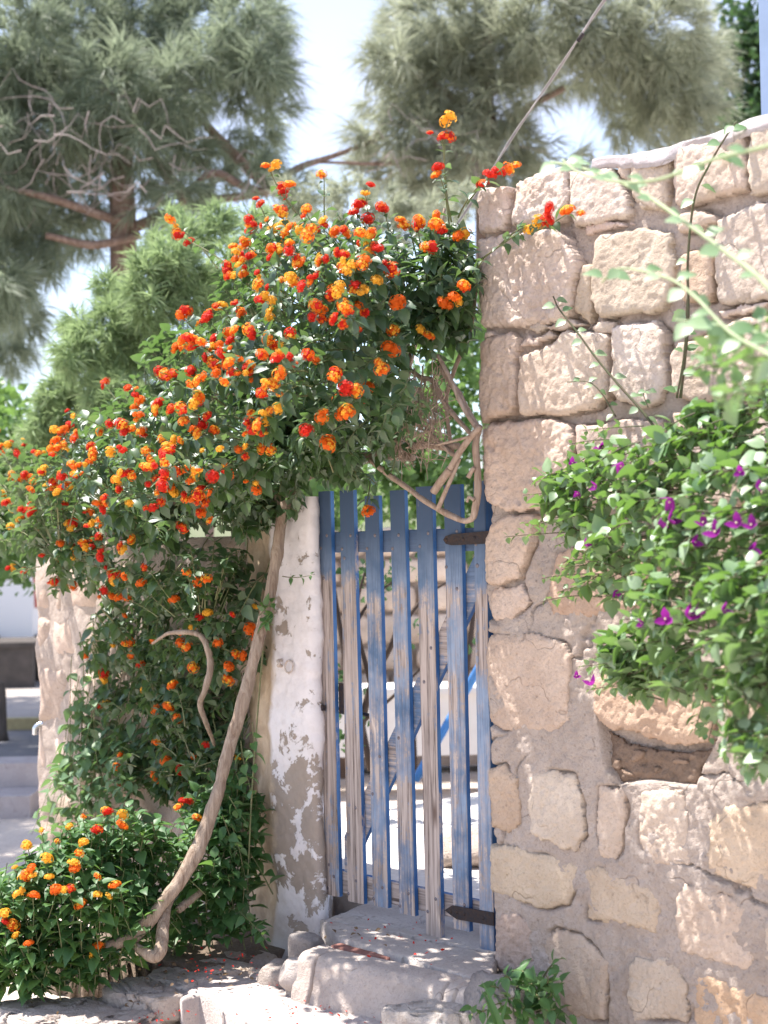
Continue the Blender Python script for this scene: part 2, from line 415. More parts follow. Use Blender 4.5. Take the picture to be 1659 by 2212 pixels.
def bark_mat(name, dark, light, zs=6, fs=40):
    m, nt, b = mat(name, 0.9); g = G(nt)
    v = g.coord((fs, fs, zs)); n = g.noise(v, 1.0, 6, 0.72, 1.2); n2 = g.noise(g.coord(), 9, 4)
    c = g.mix(g.rng(n, 0.36, 0.6), dark, light); c = g.mix(g.rng(n2, 0.45, 0.7, 0, 0.6), c, tuple(x * 0.8 for x in light))
    g.set(b.inputs['Base Color'], c); g.set(b.inputs['Normal'], g.bump(n, 1.0, 0.012)); return m
M_BARK = bark_mat('lantana_bark', (0.20, 0.135, 0.095), (0.40, 0.315, 0.245))
M_TWIG = bark_mat('dry_twig', (0.27, 0.185, 0.135), (0.44, 0.34, 0.275))
M_PBARK = bark_mat('pine_bark', (0.11, 0.07, 0.05), (0.26, 0.185, 0.15), 4, 18)
M_GTWIG = plain('grey_twig', (0.40, 0.35, 0.33), 0.9, scale=8, col2=(0.26, 0.21, 0.19))
M_DBARK = plain('dark_bark', (0.07, 0.05, 0.04), 0.9)

# ------------------------------------------------------------------ the ground and the wall on the right
GZ = -0.36
def ground_mat(name, c1, c2, c3, scale=1.0, bump=0.4):
    m, nt, b = mat(name, 0.95); g = G(nt); v = g.coord()
    n1 = g.noise(v, 1.3 * scale, 5); n2 = g.noise(v, 30 * scale, 4, 0.65); n3 = g.vor(v, 60 * scale)
    c = g.mix(g.rng(n1, 0.35, 0.65), c1, c2); c = g.mix(g.rng(n2, 0.4, 0.7, 0, 0.6), c, c3)
    g.set(b.inputs['Base Color'], c); g.set(b.inputs['Normal'], g.bump(g.math('ADD', n2, g.math('MULTIPLY', n3, 0.3)), bump, 0.01)); return m
M_GROUND = ground_mat('dusty_ground', (0.50, 0.43, 0.375), (0.57, 0.50, 0.44), (0.40, 0.335, 0.28))
V, F = box(-600, 600, -300, 1200, -3, GZ)
V2 = []
structure(obj('ground', mesh('ground', *box(-900, 900, -200, 1500, GZ - 2, GZ), M_GROUND, False)))

def poly_D(pts, y=0.0):
    return [(lambda l: (l[0], l[2]))(WL(x, yy, y)) for x, yy in pts]

STONES = {  # outlines surveyed on the wall's face
 'a1': [(1027,440),(1045,410),(1107,402),(1109,462),(1092,500),(1024,505)],
 'a2': [(1111,393),(1150,380),(1230,364),(1232,435),(1226,480),(1112,488)],
 'a3': [(1236,372),(1322,362),(1340,390),(1366,440),(1369,472),(1247,489),(1236,450)],
 'a3b': [(1330,352),(1360,344),(1366,356),(1362,392),(1347,385)],
 'a4': [(1372,338),(1450,326),(1449,410),(1442,452),(1388,452),(1372,425),(1366,385)],
 'a5': [(1456,322),(1570,299),(1608,287),(1615,360),(1617,412),(1545,430),(1480,446),(1462,438),(1455,375)],
 'a6': [(1621,282),(1700,262),(1720,408),(1655,416),(1624,418),(1620,360)],
 'a7': [(1730,250),(1850,220),(1860,390),(1735,404)],
 'b1': [(1024,514),(1080,507),(1215,505),(1257,555),(1252,620),(1243,672),(1228,693),(1080,710),(1028,702),(1022,650)],
 'b1r': [(1262,583),(1283,580),(1281,650),(1276,694),(1246,670),(1248,630)],
 'b2': [(1288,525),(1302,508),(1400,494),(1448,502),(1460,560),(1453,640),(1438,676),(1302,688),(1288,650),(1285,580)],
 'b3': [(1472,555),(1482,545),(1540,552),(1543,600),(1538,648),(1477,655)],
 'b4': [(1466,470),(1520,454),(1550,462),(1553,480),(1500,500),(1472,500)],
 'b5': [(1555,480),(1640,440),(1720,430),(1730,640),(1640,655),(1562,652),(1551,600),(1550,520)],
 'b6': [(1740,425),(1860,405),(1865,630),(1742,642)],
 'c1': [(1143,703),(1170,692),(1184,706),(1168,718),(1142,716)],
 'c2': [(1182,706),(1235,692),(1258,702),(1212,715)],
 'c3': [(1152,732),(1192,714),(1205,728),(1168,744)],
 'c4': [(1124,740),(1145,728),(1168,742),(1128,750)],
 'c5': [(1284,708),(1300,696),(1330,694),(1326,716),(1290,718)],
 'c6': [(1036,724),(1065,714),(1070,724),(1040,734)],
 'c7': [(1270,488),(1300,478),(1370,482),(1310,494),(1272,510)],
 'd1': [(1031,745),(1060,727),(1108,716),(1122,730),(1122,800),(1120,880),(1108,898),(1046,910),(1034,860),(1027,800)],
 'd2': [(1130,775),(1198,745),(1218,714),(1285,718),(1317,730),(1317,860),(1290,880),(1225,896),(1132,893),(1127,840)],
 'd3': [(1326,708),(1350,697),(1420,695),(1442,720),(1440,840),(1428,873),(1390,880),(1347,865),(1324,840),(1325,770)],
 'd4': [(1452,770),(1472,745),(1600,692),(1720,682),(1730,838),(1600,860),(1500,868),(1452,850)],
 'd5': [(1558,674),(1600,662),(1660,655),(1656,672),(1562,686)],
 'd6': [(1740,678),(1865,668),(1870,825),(1742,836)],
 'e1': [(1041,925),(1060,912),(1150,906),(1228,915),(1243,950),(1246,1040),(1238,1075),(1180,1098),(1110,1103),(1046,1085),(1036,1010)],
 'e2': [(1253,922),(1438,902),(1446,1080),(1300,1094),(1257,1080)],
 'e3': [(1457,892),(1720,878),(1730,1088),(1462,1094)],
 'e4': [(1740,874),(1870,868),(1875,1085),(1742,1088)],
 'f1': [(1065,1130),(1110,1115),(1160,1115),(1150,1180),(1125,1250),(1080,1262),(1048,1256),(1042,1220),(1048,1170)],
 'f1b': [(1050,1272),(1080,1268),(1128,1264),(1143,1300),(1110,1335),(1075,1346),(1060,1335),(1050,1310)],
 'f2': [(1182,1290),(1205,1195),(1300,1150),(1420,1170),(1430,1330),(1280,1335),(1192,1330)],
 'f3': [(1442,1112),(1720,1108),(1730,1330),(1452,1338)],
 'f4': [(1742,1108),(1870,1105),(1880,1340),(1745,1335)],
 'g1': [(1043,1392),(1060,1370),(1150,1372),(1223,1390),(1237,1420),(1229,1480),(1226,1560),(1180,1578),(1090,1576),(1046,1553),(1041,1480)],
 'g2': [(1280,1470),(1340,1420),(1450,1450),(1538,1500),(1543,1606),(1480,1606),(1390,1590),(1320,1575),(1284,1545)],
 'g3': [(1562,1352),(1720,1352),(1730,1600),(1605,1600),(1556,1500)],
 'g4': [(1742,1352),(1880,1360),(1890,1620),(1745,1600)],
 'h0': [(1292,1572),(1350,1612),(1400,1622),(1480,1628),(1542,1622),(1512,1656),(1494,1694),(1450,1700),(1400,1690),(1336,1696),(1308,1660)],
 'h1': [(1045,1662),(1090,1652),(1118,1682),(1122,1778),(1100,1798),(1060,1788),(1047,1740)],
 'h2': [(1142,1680),(1162,1662),(1238,1672),(1256,1720),(1263,1800),(1248,1833),(1214,1828),(1152,1803),(1142,1740)],
 'h3': [(1297,1702),(1350,1702),(1356,1750),(1344,1790),(1344,1840),(1329,1856),(1297,1848),(1290,1780)],
 'h4': [(1382,1702),(1468,1707),(1476,1740),(1490,1820),(1488,1868),(1402,1868),(1384,1820),(1382,1760)],
 'h5': [(1537,1772),(1572,1737),(1659,1737),(1700,1800),(1690,1908),(1650,1918),(1582,1898),(1530,1878),(1532,1820)],
 'h6': [(1730,1640),(1880,1650),(1890,1860),(1740,1850)],
 'i1': [(1048,1822),(1110,1832),(1190,1852),(1248,1872),(1246,1920),(1229,1953),(1180,1963),(1120,1948),(1053,1923)],
 'i2': [(1267,1882),(1292,1870),(1340,1887),(1418,1922),(1423,1990),(1418,2013),(1340,1998),(1272,1983),(1267,1930)],
 'i3': [(1462,1942),(1482,1914),(1560,1932),(1618,1952),(1628,2050),(1618,2098),(1560,2078),(1472,2053),(1460,2000)],
 'i4': [(1648,2000),(1720,1980),(1740,2080),(1700,2110),(1650,2070)],
 'i5': [(1760,1900),(1900,1920),(1900,2120),(1770,2090)],
 'j0': [(1058,1977),(1110,1972),(1148,1992),(1153,2080),(1130,2108),(1066,2088)],
 'j1': [(1177,2022),(1202,2007),(1258,2022),(1313,2080),(1308,2160),(1308,2203),(1242,2198),(1202,2150),(1177,2110)],
 'j2': [(1357,2082),(1372,2062),(1400,2072),(1453,2072),(1478,2120),(1483,2203),(1372,2203),(1352,2150)],
 'j3': [(1492,2107),(1530,2102),(1600,2132),(1659,2152),(1700,2162),(1700,2260),(1497,2260)],
 'k1': [(1070,2125),(1160,2160),(1190,2240),(1120,2260),(1075,2220)],
 'k2': [(1230,2220),(1340,2225),(1350,2320),(1235,2300)],
 'k3': [(1380,2225),(1480,2225),(1500,2340),(1385,2330)],
 'k4': [(1520,2280),(1720,2300),(1740,2420),(1530,2400)],
}
TINT = {'a1':(1.06,1.02,1.0),'a2':(1.08,1.06,1.04),'b1':(1.05,1.01,.98),'d1':(.93,.86,.80),'e1':(1.02,.95,.90),'d3':(1.10,1.10,1.09),'d2':(1.08,1.05,1.0),
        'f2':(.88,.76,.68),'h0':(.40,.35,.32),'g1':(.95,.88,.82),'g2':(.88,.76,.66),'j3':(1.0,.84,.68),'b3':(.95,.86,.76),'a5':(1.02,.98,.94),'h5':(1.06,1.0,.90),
        'f1':(.97,.9,.84),'h2':(1.08,1.08,1.05),'h3':(1.05,1.02,1.0),'h4':(1.04,1.02,1.0),'i1':(1.0,.97,.88),'i2':(.98,.94,.86),'b1r':(.9,.86,.76),'j0':(.88,.82,.8),'h1':(.92,.84,.76)}
wall = thing('stone_wall', 'tall wall of rough limestone blocks to the right of the blue gate', 'wall', wall=True)
TOP_D = [(1015,445),(1045,412),(1110,398),(1230,366),(1330,352),(1450,330),(1570,296),(1620,276),(1700,250),(1860,205)]
TOPL = np.array([(lambda l: (l[0], l[2]))(WL(x, y)) for x, y in TOP_D])
top_z = lambda s: np.interp(s, TOPL[:, 0], TOPL[:, 1])
polys = {k: np.array(poly_D(v)) for k, v in STONES.items()}
SMAX = 1.78
seed = 11
for k, pl in polys.items():
    seed += 1; rg = np.random.default_rng(seed)
    lo, hi = pl.min(0) - 0.02, pl.max(0) + 0.02
    size = min(hi - lo)
    h = 0.0058 if lo[0] < 1.35 else 0.014
    A, B = np.meshgrid(np.arange(lo[0], hi[0], h), np.arange(lo[1], hi[1], h), indexing='ij')
    P = p3(A, B, seed * 3.7)
    low = pl[:, 1].mean() < 1.50
    edge = lo[0] < 0.03
    d = sdf(pl, A, B) + (fbm(P, 9, 3, seed) * 0.016 + fbm(P, 38, 3, seed + 5) * 0.010).reshape(A.shape)
    rough = 0.0115 if k in ('b1', 'd1', 'e1', 'a1', 'a2', 'j0', 'h1', 'f1') else (0.0085 if low else 0.0062)
    bul = min(0.016, size * 0.09) if not low else min(0.011, size * 0.06)
    H = bul * (1 - np.exp(-np.maximum(d, 0) / (0.006 if not low else 0.012))) + (0.008 if not low else -0.003)
    nz = fbm(P, 9, 5, seed + 20, 0.55).reshape(A.shape); nf = fbm(P, 62, 3, seed + 40, 0.6).reshape(A.shape)
    rdg = 1 - np.abs(fbm(P, 7, 4, seed + 80, 0.55).reshape(A.shape)) * 3
    H = H + nz * rough * 1.3 + nf * rough * 0.75 + rdg * rough * 0.35
    H -= 0.030 * np.clip(fbm(P, 14, 3, seed + 60).reshape(A.shape) - 0.42, 0, 1) * (rough / 0.006)
    tx, tz = rg.normal(0, 0.022, 2)
    if k in ('a1', 'a2', 'b1', 'd1', 'e1'): tx = {'a1': 0.10, 'a2': 0.07, 'b1': 0.085, 'd1': 0.05, 'e1': 0.05}[k]
    H += (A - pl[:, 0].mean()) * tx + (B - pl[:, 1].mean()) * tz
    if k == 'h0': H = H - 0.036 + fbm(P, 16, 4, 999).reshape(A.shape) * 0.03
    if edge: H -= 0.05 * np.exp(-np.maximum(A - pl[:, 0].min(), 0) / 0.02)
    V, F = sheet(A, B, H, d > -0.004, -0.34 if edge else -0.045, wall_map)
    c = TINT.get(k) or tuple(np.clip(np.array([1.0, 0.96, 0.92]) * rg.uniform(0.92, 1.08) + rg.normal(0, 0.012, 3), 0.6, 1.15))
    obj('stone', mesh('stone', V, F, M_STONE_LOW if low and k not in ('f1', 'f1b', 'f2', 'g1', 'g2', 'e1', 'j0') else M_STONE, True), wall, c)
# mortar between the stones
h = 0.0062
A, B = np.meshgrid(np.arange(0.025, SMAX, h), np.arange(GZ - 0.1, 3.3, h), indexing='ij')
P = p3(A, B, 2.2)
dn = np.full(A.shape, 9.0)
for pl in polys.values():
    lo, hi = pl.min(0) - 0.08, pl.max(0) + 0.08
    m_ = (A > lo[0]) & (A < hi[0]) & (B > lo[1]) & (B < hi[1])
    dn[m_] = np.minimum(dn[m_], np.abs(np.minimum(sdf(pl, A[m_], B[m_]), 0)))
lowf = np.clip((1.62 - B) / 0.15, 0, 1)
Hm = -0.022 * (1 - lowf) + 0.001 * lowf
Hm = Hm + (fbm(P, 4.5, 5, 3) * 0.016 + fbm(P, 40, 4, 8) * 0.010).reshape(A.shape)
crk = np.exp(-((dn - 0.003) / 0.006) ** 2) * np.clip(fbm(P, 5, 3, 77).reshape(A.shape) * 3.0 + 0.35, 0, 1)
Hm -= 0.034 * crk
Hm -= 0.028 * np.exp(-(np.abs(fbm(P, 3.2, 4, 90).reshape(A.shape)) / 0.014) ** 2) * np.clip(fbm(P, 2, 2, 95).reshape(A.shape) * 3, 0, 1)
cav = np.array(poly_D([(1284,1540),(1320,1568),(1400,1585),(1480,1598),(1550,1596),(1520,1650),(1502,1700),(1400,1690),(1330,1700),(1306,1660)]))
Hm -= 0.055 * np.clip(sdf(cav, A, B) / 0.015, 0, 1)
mask = (B < top_z(A) - 0.012)
V, F = sheet(A, B, Hm, mask, -0.30, wall_map)
obj('mortar', mesh('mortar', V, F, M_MORTAR), wall)
obj('wall_core', mesh('wall_core', *join([box(0.05, SMAX + .6, 0.08, 0.55, GZ - 0.1, top_z(0.1) - 0.06), box(0.62, SMAX + .6, 0.081, 0.549, top_z(0.1) - 0.05, top_z(0.62) - 0.05), box(1.2, SMAX + .6, 0.082, 0.548, top_z(0.62) - 0.04, top_z(1.2) - 0.05)]), M_DARKMORTAR, False), wall)
rgc = np.random.default_rng(91)
for xc, yc_ in ((1332, 1652), (1374, 1633), (1418, 1662), (1466, 1646), (1500, 1637), (1352, 1672)):
    l = WL(xc, yc_, .02); v_, f_ = rock((rgc.uniform(.018, .036), .03, rgc.uniform(.012, .022)), int(rgc.integers(999)), sub=4, rough=.30, cuts=14, pw=.5)
    obj('stone', mesh('stone', v_ + np.array([l[0], .048, l[2]]), f_, M_STONE), wall, tuple(np.array([.55, .47, .41]) * rgc.uniform(.7, 1.2)))
# concrete capping along the top
aa = np.linspace(WL(1285, 360)[0], SMAX, 120); bb = np.linspace(0, 1, 26)
A, B = np.meshgrid(aa, bb, indexing='ij')
ang = B * math.pi
cy_ = np.interp(B, [0, .12, .3, .5, .8, 1], [-.022, -.030, -.018, .08, .5, .57]); cz_ = np.interp(B, [0, .12, .3, .5, .8, 1], [-.035, -.02, .02, .038, .035, -.05])
capV = np.stack([A, cy_, top_z(A) + cz_], -1).reshape(-1, 3)
capV += (fbm(capV, 6, 5, 5)[:, None] * np.array([0, 0.04, 0.034]))
idx = np.arange(A.size).reshape(A.shape)
F = np.stack([idx[:-1, :-1], idx[1:, :-1], idx[1:, 1:], idx[:-1, 1:]], -1).reshape(-1, 4)
M_CAP = stone_mat('grey_capping', (0.36, 0.32, 0.32), (0.42, 0.38, 0.38), (0.50, 0.46, 0.46), tint=False, bump=0.5)
obj('capping', mesh('capping', capV, F, M_CAP), wall)

# ------------------------------------------------------------------ whitewashed gate post of masonry and the far wall on the left
def pillar_mat():
    m, nt, b = mat('peeling_whitewash', 0.9); g = G(nt); v = g.coord(); x, y, z = g.xyz(v)
    n1 = g.noise(v, 7, 6, 0.68, 0.3); n2 = g.noise(v, 26, 5, 0.65); n3 = g.noise(v, 3.0, 4)
    white = g.mix(g.rng(n3, 0.3, 0.7), (0.66, 0.61, 0.61), (0.76, 0.72, 0.72))
    white = g.mix(g.rng(n2, 0.5, 0.72, 0, 0.30), white, (0.50, 0.43, 0.39))
    cem = g.mix(n2, (0.26, 0.215, 0.18), (0.40, 0.33, 0.28))
    st = g.mix(g.rng(n1, 0.3, 0.7), (0.34, 0.24, 0.16), (0.58, 0.46, 0.33))
    # whitewash has come off in patches below the middle and towards the left edge
    zb = g.math('SUBTRACT', g.rng(z, 0.72, 0.62), g.rng(z, 0.20, 0.0, 0, 0.75))
    k = g.math('ADD', n1, g.math('MULTIPLY', zb, 0.13))
    off = g.rng(k, 0.575, 0.60)
    c = g.mix(off, white, cem)
    kl = g.math('ADD', g.math('MULTIPLY', x, -1.0), g.math('MULTIPLY', n1, 0.12))
    ls = g.rng(kl, EDGE_S - 0.03 + 0.06, EDGE_S + 0.01 + 0.06)
    c = g.mix(ls, c, st)
    base = g.rng(g.math('ADD', z, g.math('MULTIPLY', n1, 0.3)), 0.17, 0.02)
    c = g.mix(g.math('MULTIPLY', base, 0.6), c, (0.30, 0.24, 0.19))
    g.set(b.inputs['Base Color'], c)
    h = g.math('ADD', g.math('MULTIPLY', n2, 0.7), g.math('MULTIPLY', g.math('MAXIMUM', off, ls), -0.5))
    h = g.math('ADD', h, g.math('MULTIPLY', g.noise(v, 90, 3), 0.2))
    g.set(b.inputs['Normal'], g.bump(h, 0.55, 0.009)); return m
SP = WL(679, 1500)[0]                      # right corner of the post
EDGE_S = -WL(588, 1700)[0]                 # its left corner, counted to the left
pil = thing('gate_post', 'whitewashed masonry gate post with peeling plaster left of the blue gate', 'gate post', wall=True)
path = np.array([(SP - .42, 0.44), (SP - .12, 0.16), (SP - .022, 0.058), (SP - .004, 0.025), (SP - .03, 0.0), (SP - .15, -.004), (-EDGE_S + .06, -.002), (-EDGE_S, 0.008), (-EDGE_S - .05, 0.03), (-EDGE_S - .22, .09), (-EDGE_S - .42, 0.19)])
pp = smooth_path(np.c_[path, np.zeros(len(path))], 12)[:, :2]
seg = np.r_[0, np.cumsum(np.linalg.norm(np.diff(pp, axis=0), axis=1))]
u = np.arange(0, seg[-1], 0.0075); px, py = np.interp(u, seg, pp[:, 0]), np.interp(u, seg, pp[:, 1])
zz = np.arange(-0.30, 1.78, 0.0075)
tx, ty = np.gradient(px), np.gradient(py); tn = np.hypot(tx, ty); nx, ny = ty / tn, -tx / tn    # outward for a path running left
sgn = 1.0 if ny[len(u) // 2] < 0 else -1.0
nx, ny = nx * sgn, ny * sgn
U, Z = np.meshgrid(u, zz, indexing='ij'); X = np.repeat(px[:, None], len(zz), 1); Y = np.repeat(py[:, None], len(zz), 1)
P = np.stack([X, Y, Z], -1).reshape(-1, 3)
leftn = np.clip((-EDGE_S + 0.03 - X) / 0.1, 0, 1)
dsp = (fbm(P, 5, 4, 31) * 0.016 + fbm(P, 22, 4, 33) * 0.006).reshape(U.shape) + leftn * (fbm(P, 6, 4, 41) * 0.035).reshape(U.shape)
dsp = dsp + 0.05 * np.exp(-np.maximum(Z + 0.22, 0) / 0.09) + 0.02 * np.clip(fbm(P, 3, 2, 50).reshape(U.shape), 0, 1)
lean = 0.006 * np.sin(Z * 5 + 1)
X = X + nx[:, None] * dsp + lean; Y = Y + ny[:, None] * dsp
idx = np.arange(U.size).reshape(U.shape)
F = np.stack([idx[:-1, :-1], idx[:-1, 1:], idx[1:, 1:], idx[1:, :-1]], -1).reshape(-1, 4)
obj('plastered_body', mesh('plastered_body', np.stack([X, Y, Z], -1), F, pillar_mat()), pil)
obj('post_core', mesh('post_core', *box(-EDGE_S - .3, SP - .40, 0.24, 0.43, -.3, 1.77), M_DARKMORTAR, False), pil)
M_RING = plain('painted_ring', (0.62, 0.55, 0.50), 0.8, scale=90, col2=(0.40, 0.31, 0.25))
rc = WL(624, 1440, -0.018); rr = 0.026
th = np.linspace(0, 2 * math.pi, 26)
ringp = np.stack([rc[0] + rr * np.cos(th), rc[1] + 0.003 * np.sin(th), rc[2] + rr * np.sin(th)], 1)
ring = obj('iron_ring', mesh('iron_ring', *tubes([(ringp, 0.0042)], 8, False), M_RING), pil)
stp = WL(606, 1432, -0.012)
obj('staple', mesh('staple', *tubes([(smooth_path([stp + (-.004, .02, .012), stp + (0.0, -.014, .010), stp + (0.012, -.016, -.002), stp + (0.0, -.014, -.012), stp + (-.006, .02, -.014)], 4), 0.007)], 8), M_RING), ring)

# left wall: fieldstones in mortar, mostly behind the creepers
S0, S1, LWZ = -EDGE_S - 0.30, WL(86, 1500, 0.16)[0], 1.62
lw = thing('field_stone_wall', 'low rough stone wall under the lantana on the far left', 'wall', wall=True)
M_LSTONE = stone_mat('left_wall_stone', (0.45, 0.355, 0.295), (0.55, 0.44, 0.37), (0.65, 0.55, 0.48), stain=(0.30, 0.2, 0.13), bump=0.7)
rg = np.random.default_rng(5)
cells = []
z = GZ - 0.02
while z < LWZ - 0.05:
    hgt = rg.uniform(0.20, 0.38); s = S1
    while s < S0 - 0.03:
        w = min(rg.uniform(0.14, 0.34), S0 - s)
        if S0 - s - w < 0.1: w = S0 - s
        cells.append((s, s + w, z, min(z + hgt, LWZ))); s += w
    z += hgt
for i, (a, b_, c_, d_) in enumerate(cells):
    j = lambda q=0.016: rg.uniform(-q, q)
    pl = np.array([(a + .012 + j(), c_ + .012 + j()), ((a + b_) / 2, c_ + .008 + j()), (b_ - .012 + j(), c_ + .014 + j()), (b_ - .01 + j(), (c_ + d_) / 2), (b_ - .014 + j(), d_ - .012 + j()), ((a + b_) / 2, d_ - .008 + j()), (a + .014 + j(), d_ - .012 + j()), (a + .01 + j(), (c_ + d_) / 2)])
    lo, hi = pl.min(0) - .02, pl.max(0) + .02; hh = 0.012
    A, B = np.meshgrid(np.arange(lo[0], hi[0], hh), np.arange(lo[1], hi[1], hh), indexing='ij'); P = p3(A, B, i * 2.9)
    d = sdf(pl, A, B) + (fbm(P, 9, 3, 200 + i) * 0.014).reshape(A.shape)
    H = -0.16 + 0.045 * (1 - np.exp(-np.maximum(d, 0) / 0.035)) + (fbm(P, 8, 5, 300 + i) * 0.022).reshape(A.shape)
    V, F = sheet(A, B, H, d > 0, -0.40 if a <= S1 + 0.01 else -0.22, wall_map)
    obj('stone', mesh('stone', V, F, M_LSTONE), lw, tuple(np.array([1, .97, .95]) * rg.uniform(0.85, 1.1)))
A, B = np.meshgrid(np.arange(S1 + 0.03, S0 + 0.08, 0.011), np.arange(GZ - 0.1, LWZ, 0.011), indexing='ij'); P = p3(A, B, 8.8)
V, F = sheet(A, B, -0.132 + (fbm(P, 5, 5, 9) * 0.030).reshape(A.shape), np.ones(A.shape, bool), -0.55, wall_map)
obj('mortar', mesh('mortar', V, F, M_MORTAR), lw)

# ------------------------------------------------------------------ the blue gate
YG = 0.060
gate = thing('garden_gate', 'old blue picket gate with weathered paint in the stone opening', 'gate', wall=True)
def plank(pts4, y0, y1, mats, n=26, seed=1, bev=0.003, wob=0.0022, round_end=0.0, horizontal=False):
    """pts4: ((s,z) left-bottom, right-bottom, right-top, left-top); a bevelled, slightly worn plank"""
    lb, rb, rt, lt = [np.array(p, float) for p in pts4]
    t = np.linspace(0, 1, n); L = lb + np.outer(t, lt - lb); Rr = rb + np.outer(t, rt - rb)
    P = p3(t * 9, np.full(n, seed * 7.3)); w1 = fbm(P, 1, 4, seed) * wob; w2 = fbm(P + 31, 1, 4, seed + 3) * wob
    ax = 1 if horizontal else 0
    L[:, ax] += w1; Rr[:, ax] += w2
    prof = []
    for i in range(n):
        a, b = L[i], Rr[i]; e = (b - a) / np.linalg.norm(b - a)
        q = [(a + e * bev, y0), (b - e * bev, y0), (b, y0 + bev), (b, y1 - bev), (b - e * bev, y1), (a + e * bev, y1), (a, y1 - bev), (a, y0 + bev)]
        prof.append([(p[0], y, p[1]) for p, y in q])
    prof = np.array(prof)
    if round_end: prof[0][[0, 6, 7]] += np.array([0, 0, round_end]); prof[1][[0, 6, 7], 2] += round_end * 0.35
    k = 8; F = []; mi = []
    for i in range(n - 1):
        for j in range(k):
            F.append((i * k + j, i * k + (j + 1) % k, (i + 1) * k + (j + 1) % k, (i + 1) * k + j)); mi.append(0 if j in (0, 7, 1) else 1)
    F.append(tuple(range(k - 1, -1, -1))); F.append(tuple((n - 1) * k + j for j in range(k))); mi += [0, 0]
    return mesh('plank', prof.reshape(-1, 3), F, mats, False, mi)
def nail(parent, xd, yd, y, r=0.0075):
    l = WL(xd, yd, y); V, F = ico(2); V = V * np.array([r, 0.0028, r]) + np.array([l[0], y - 0.0005, l[2]])
    obj('nail', mesh('nail', V, F, M_NAIL), parent)
def sz(xd, yd, y=YG):
    l = WL(xd, yd, y); return (l[0], l[2])
X1 = lambda x: 663.6 + x / 4.0
slats = [  # (left,right) at the top rail, the same near the foot, top, foot, wear
 ((100, 205), (150, 270), 1062, 1931, 0.15), ((285, 405), (345, 480), 1060, 1946, 0.17), ((500, 622), (560, 690), 1072, 1955, -0.04),
 ((720, 845), (787, 920), 1060, 1972, 0.03), ((945, 1085), (1012, 1145), 1052, 2033, 0.17), ((1185, 1330), (1250, 1390), 1048, 2005, -0.24)]
NAILS = [[(706, 1157), (693, 1184), (699, 1249), (711, 1868), (721, 1893), (708, 1918)], [(757, 1157), (739, 1186), (744, 1206), (769, 1903), (753, 1930), (768, 1745), (752, 1803)],
         [(810, 1157), (793, 1185), (820, 1634), (805, 1715), (826, 1917), (807, 1941)], [(861, 1156), (848, 1185), (861, 1594), (882, 1930), (864, 1957)],
         [(925, 1152), (907, 1180), (931, 1400), (916, 1473), (941, 1942), (924, 1969)], [(987, 1148), (964, 1225), (987, 1272), (1003, 1955)]]
for i, ((a0, a1), (b0, b1), yt, yb, wear) in enumerate(slats):
    def X(side, yd): p, q = (a0, b0) if side == 0 else (a1, b1); return X1(p + (q - p) * (yd - 1173) / (1896 - 1173))
    q4 = [sz(X(0, yb), yb), sz(X(1, yb), yb), sz(X(1, yt), yt), sz(X(0, yt), yt)]
    q4[1] = (q4[1][0], q4[0][1]); q4[2] = (q4[2][0], q4[3][1])
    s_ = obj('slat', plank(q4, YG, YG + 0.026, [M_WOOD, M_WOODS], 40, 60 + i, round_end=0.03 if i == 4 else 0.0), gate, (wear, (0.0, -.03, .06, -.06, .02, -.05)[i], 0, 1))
    for nx_, ny_ in NAILS[i]: nail(s_, nx_, ny_, YG)
RY0, RY1 = YG + 0.0265, YG + 0.056
def rail(l0, l1, r0, r1, name, wear):
    q = [sz(*l1, RY0), sz(*l0, RY0), sz(*r0, RY0), sz(*r1, RY0)]
    q = [(sz(*l0, RY0)), sz(*l1, RY0), sz(*r1, RY0), sz(*r0, RY0)]
    return obj(name, plank(q, RY0, RY1, [M_RAIL, M_WOODS], 30, 81, horizontal=True), gate, (wear, 0, 0, 1))
rail((700, 1150), (700, 1194), (1050, 1139), (1050, 1190), 'rail', 0.0)
rail((712, 1875), (712, 1923), (1050, 1950), (1050, 1998), 'rail', 0.22)
obj('brace', plank([sz(743, 1805, RY0), sz(744, 1905, RY0), sz(1026, 1300, RY0), sz(1026, 1195, RY0)], RY0 + .001, RY1 - .003, [M_RAIL, M_WOODS], 40, 84), gate, (-0.02, 0, 0, 1))
pq = [sz(1036, 2060, YG - .004), None, None, sz(1021, 1040, YG - .004)]
pq[1] = (pq[0][0] + 0.075, pq[0][1]); pq[2] = (pq[3][0] + 0.062, pq[3][1])
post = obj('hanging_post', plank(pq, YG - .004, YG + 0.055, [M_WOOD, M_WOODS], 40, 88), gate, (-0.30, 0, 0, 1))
nail(post, 1031, 1222, YG - .004, 0.009); nail(post, 1028, 1176, YG - .004, 0.007)
def strap(outline, y, nails):
    pl = [sz(x, yy, y) for x, yy in outline]; n = len(pl)
    V = [(s, y, z) for s, z in pl] + [(s, y + 0.006, z) for s, z in pl]
    F = [tuple(range(n)), tuple(range(2 * n - 1, n - 1, -1))] + [(i, i + n, (i + 1) % n + n, (i + 1) % n) for i in range(n)]
    o = obj('hinge_strap', mesh('hinge_strap', V, F, M_IRON, False), gate)
    for x, yy in nails:
        l = WL(x, yy, y); V2, F2 = ico(2); V2 = V2 * np.array([.008, .004, .008]) + np.array([l[0], y, l[2]]); obj('bolt', mesh('bolt', V2, F2, M_IRON), o)
strap([(957, 1166), (962, 1158), (975, 1154), (1062, 1146), (1062, 1174), (975, 1178), (963, 1175)], YG - 0.012, [(964, 1167), (1000, 1165), (1025, 1162)])
strap([(960, 1966), (976, 1956), (1066, 1972), (1066, 2000), (987, 1986), (975, 1978)], YG - 0.012, [(973, 1969), (986, 1970), (1002, 1974), (1043, 1983)])
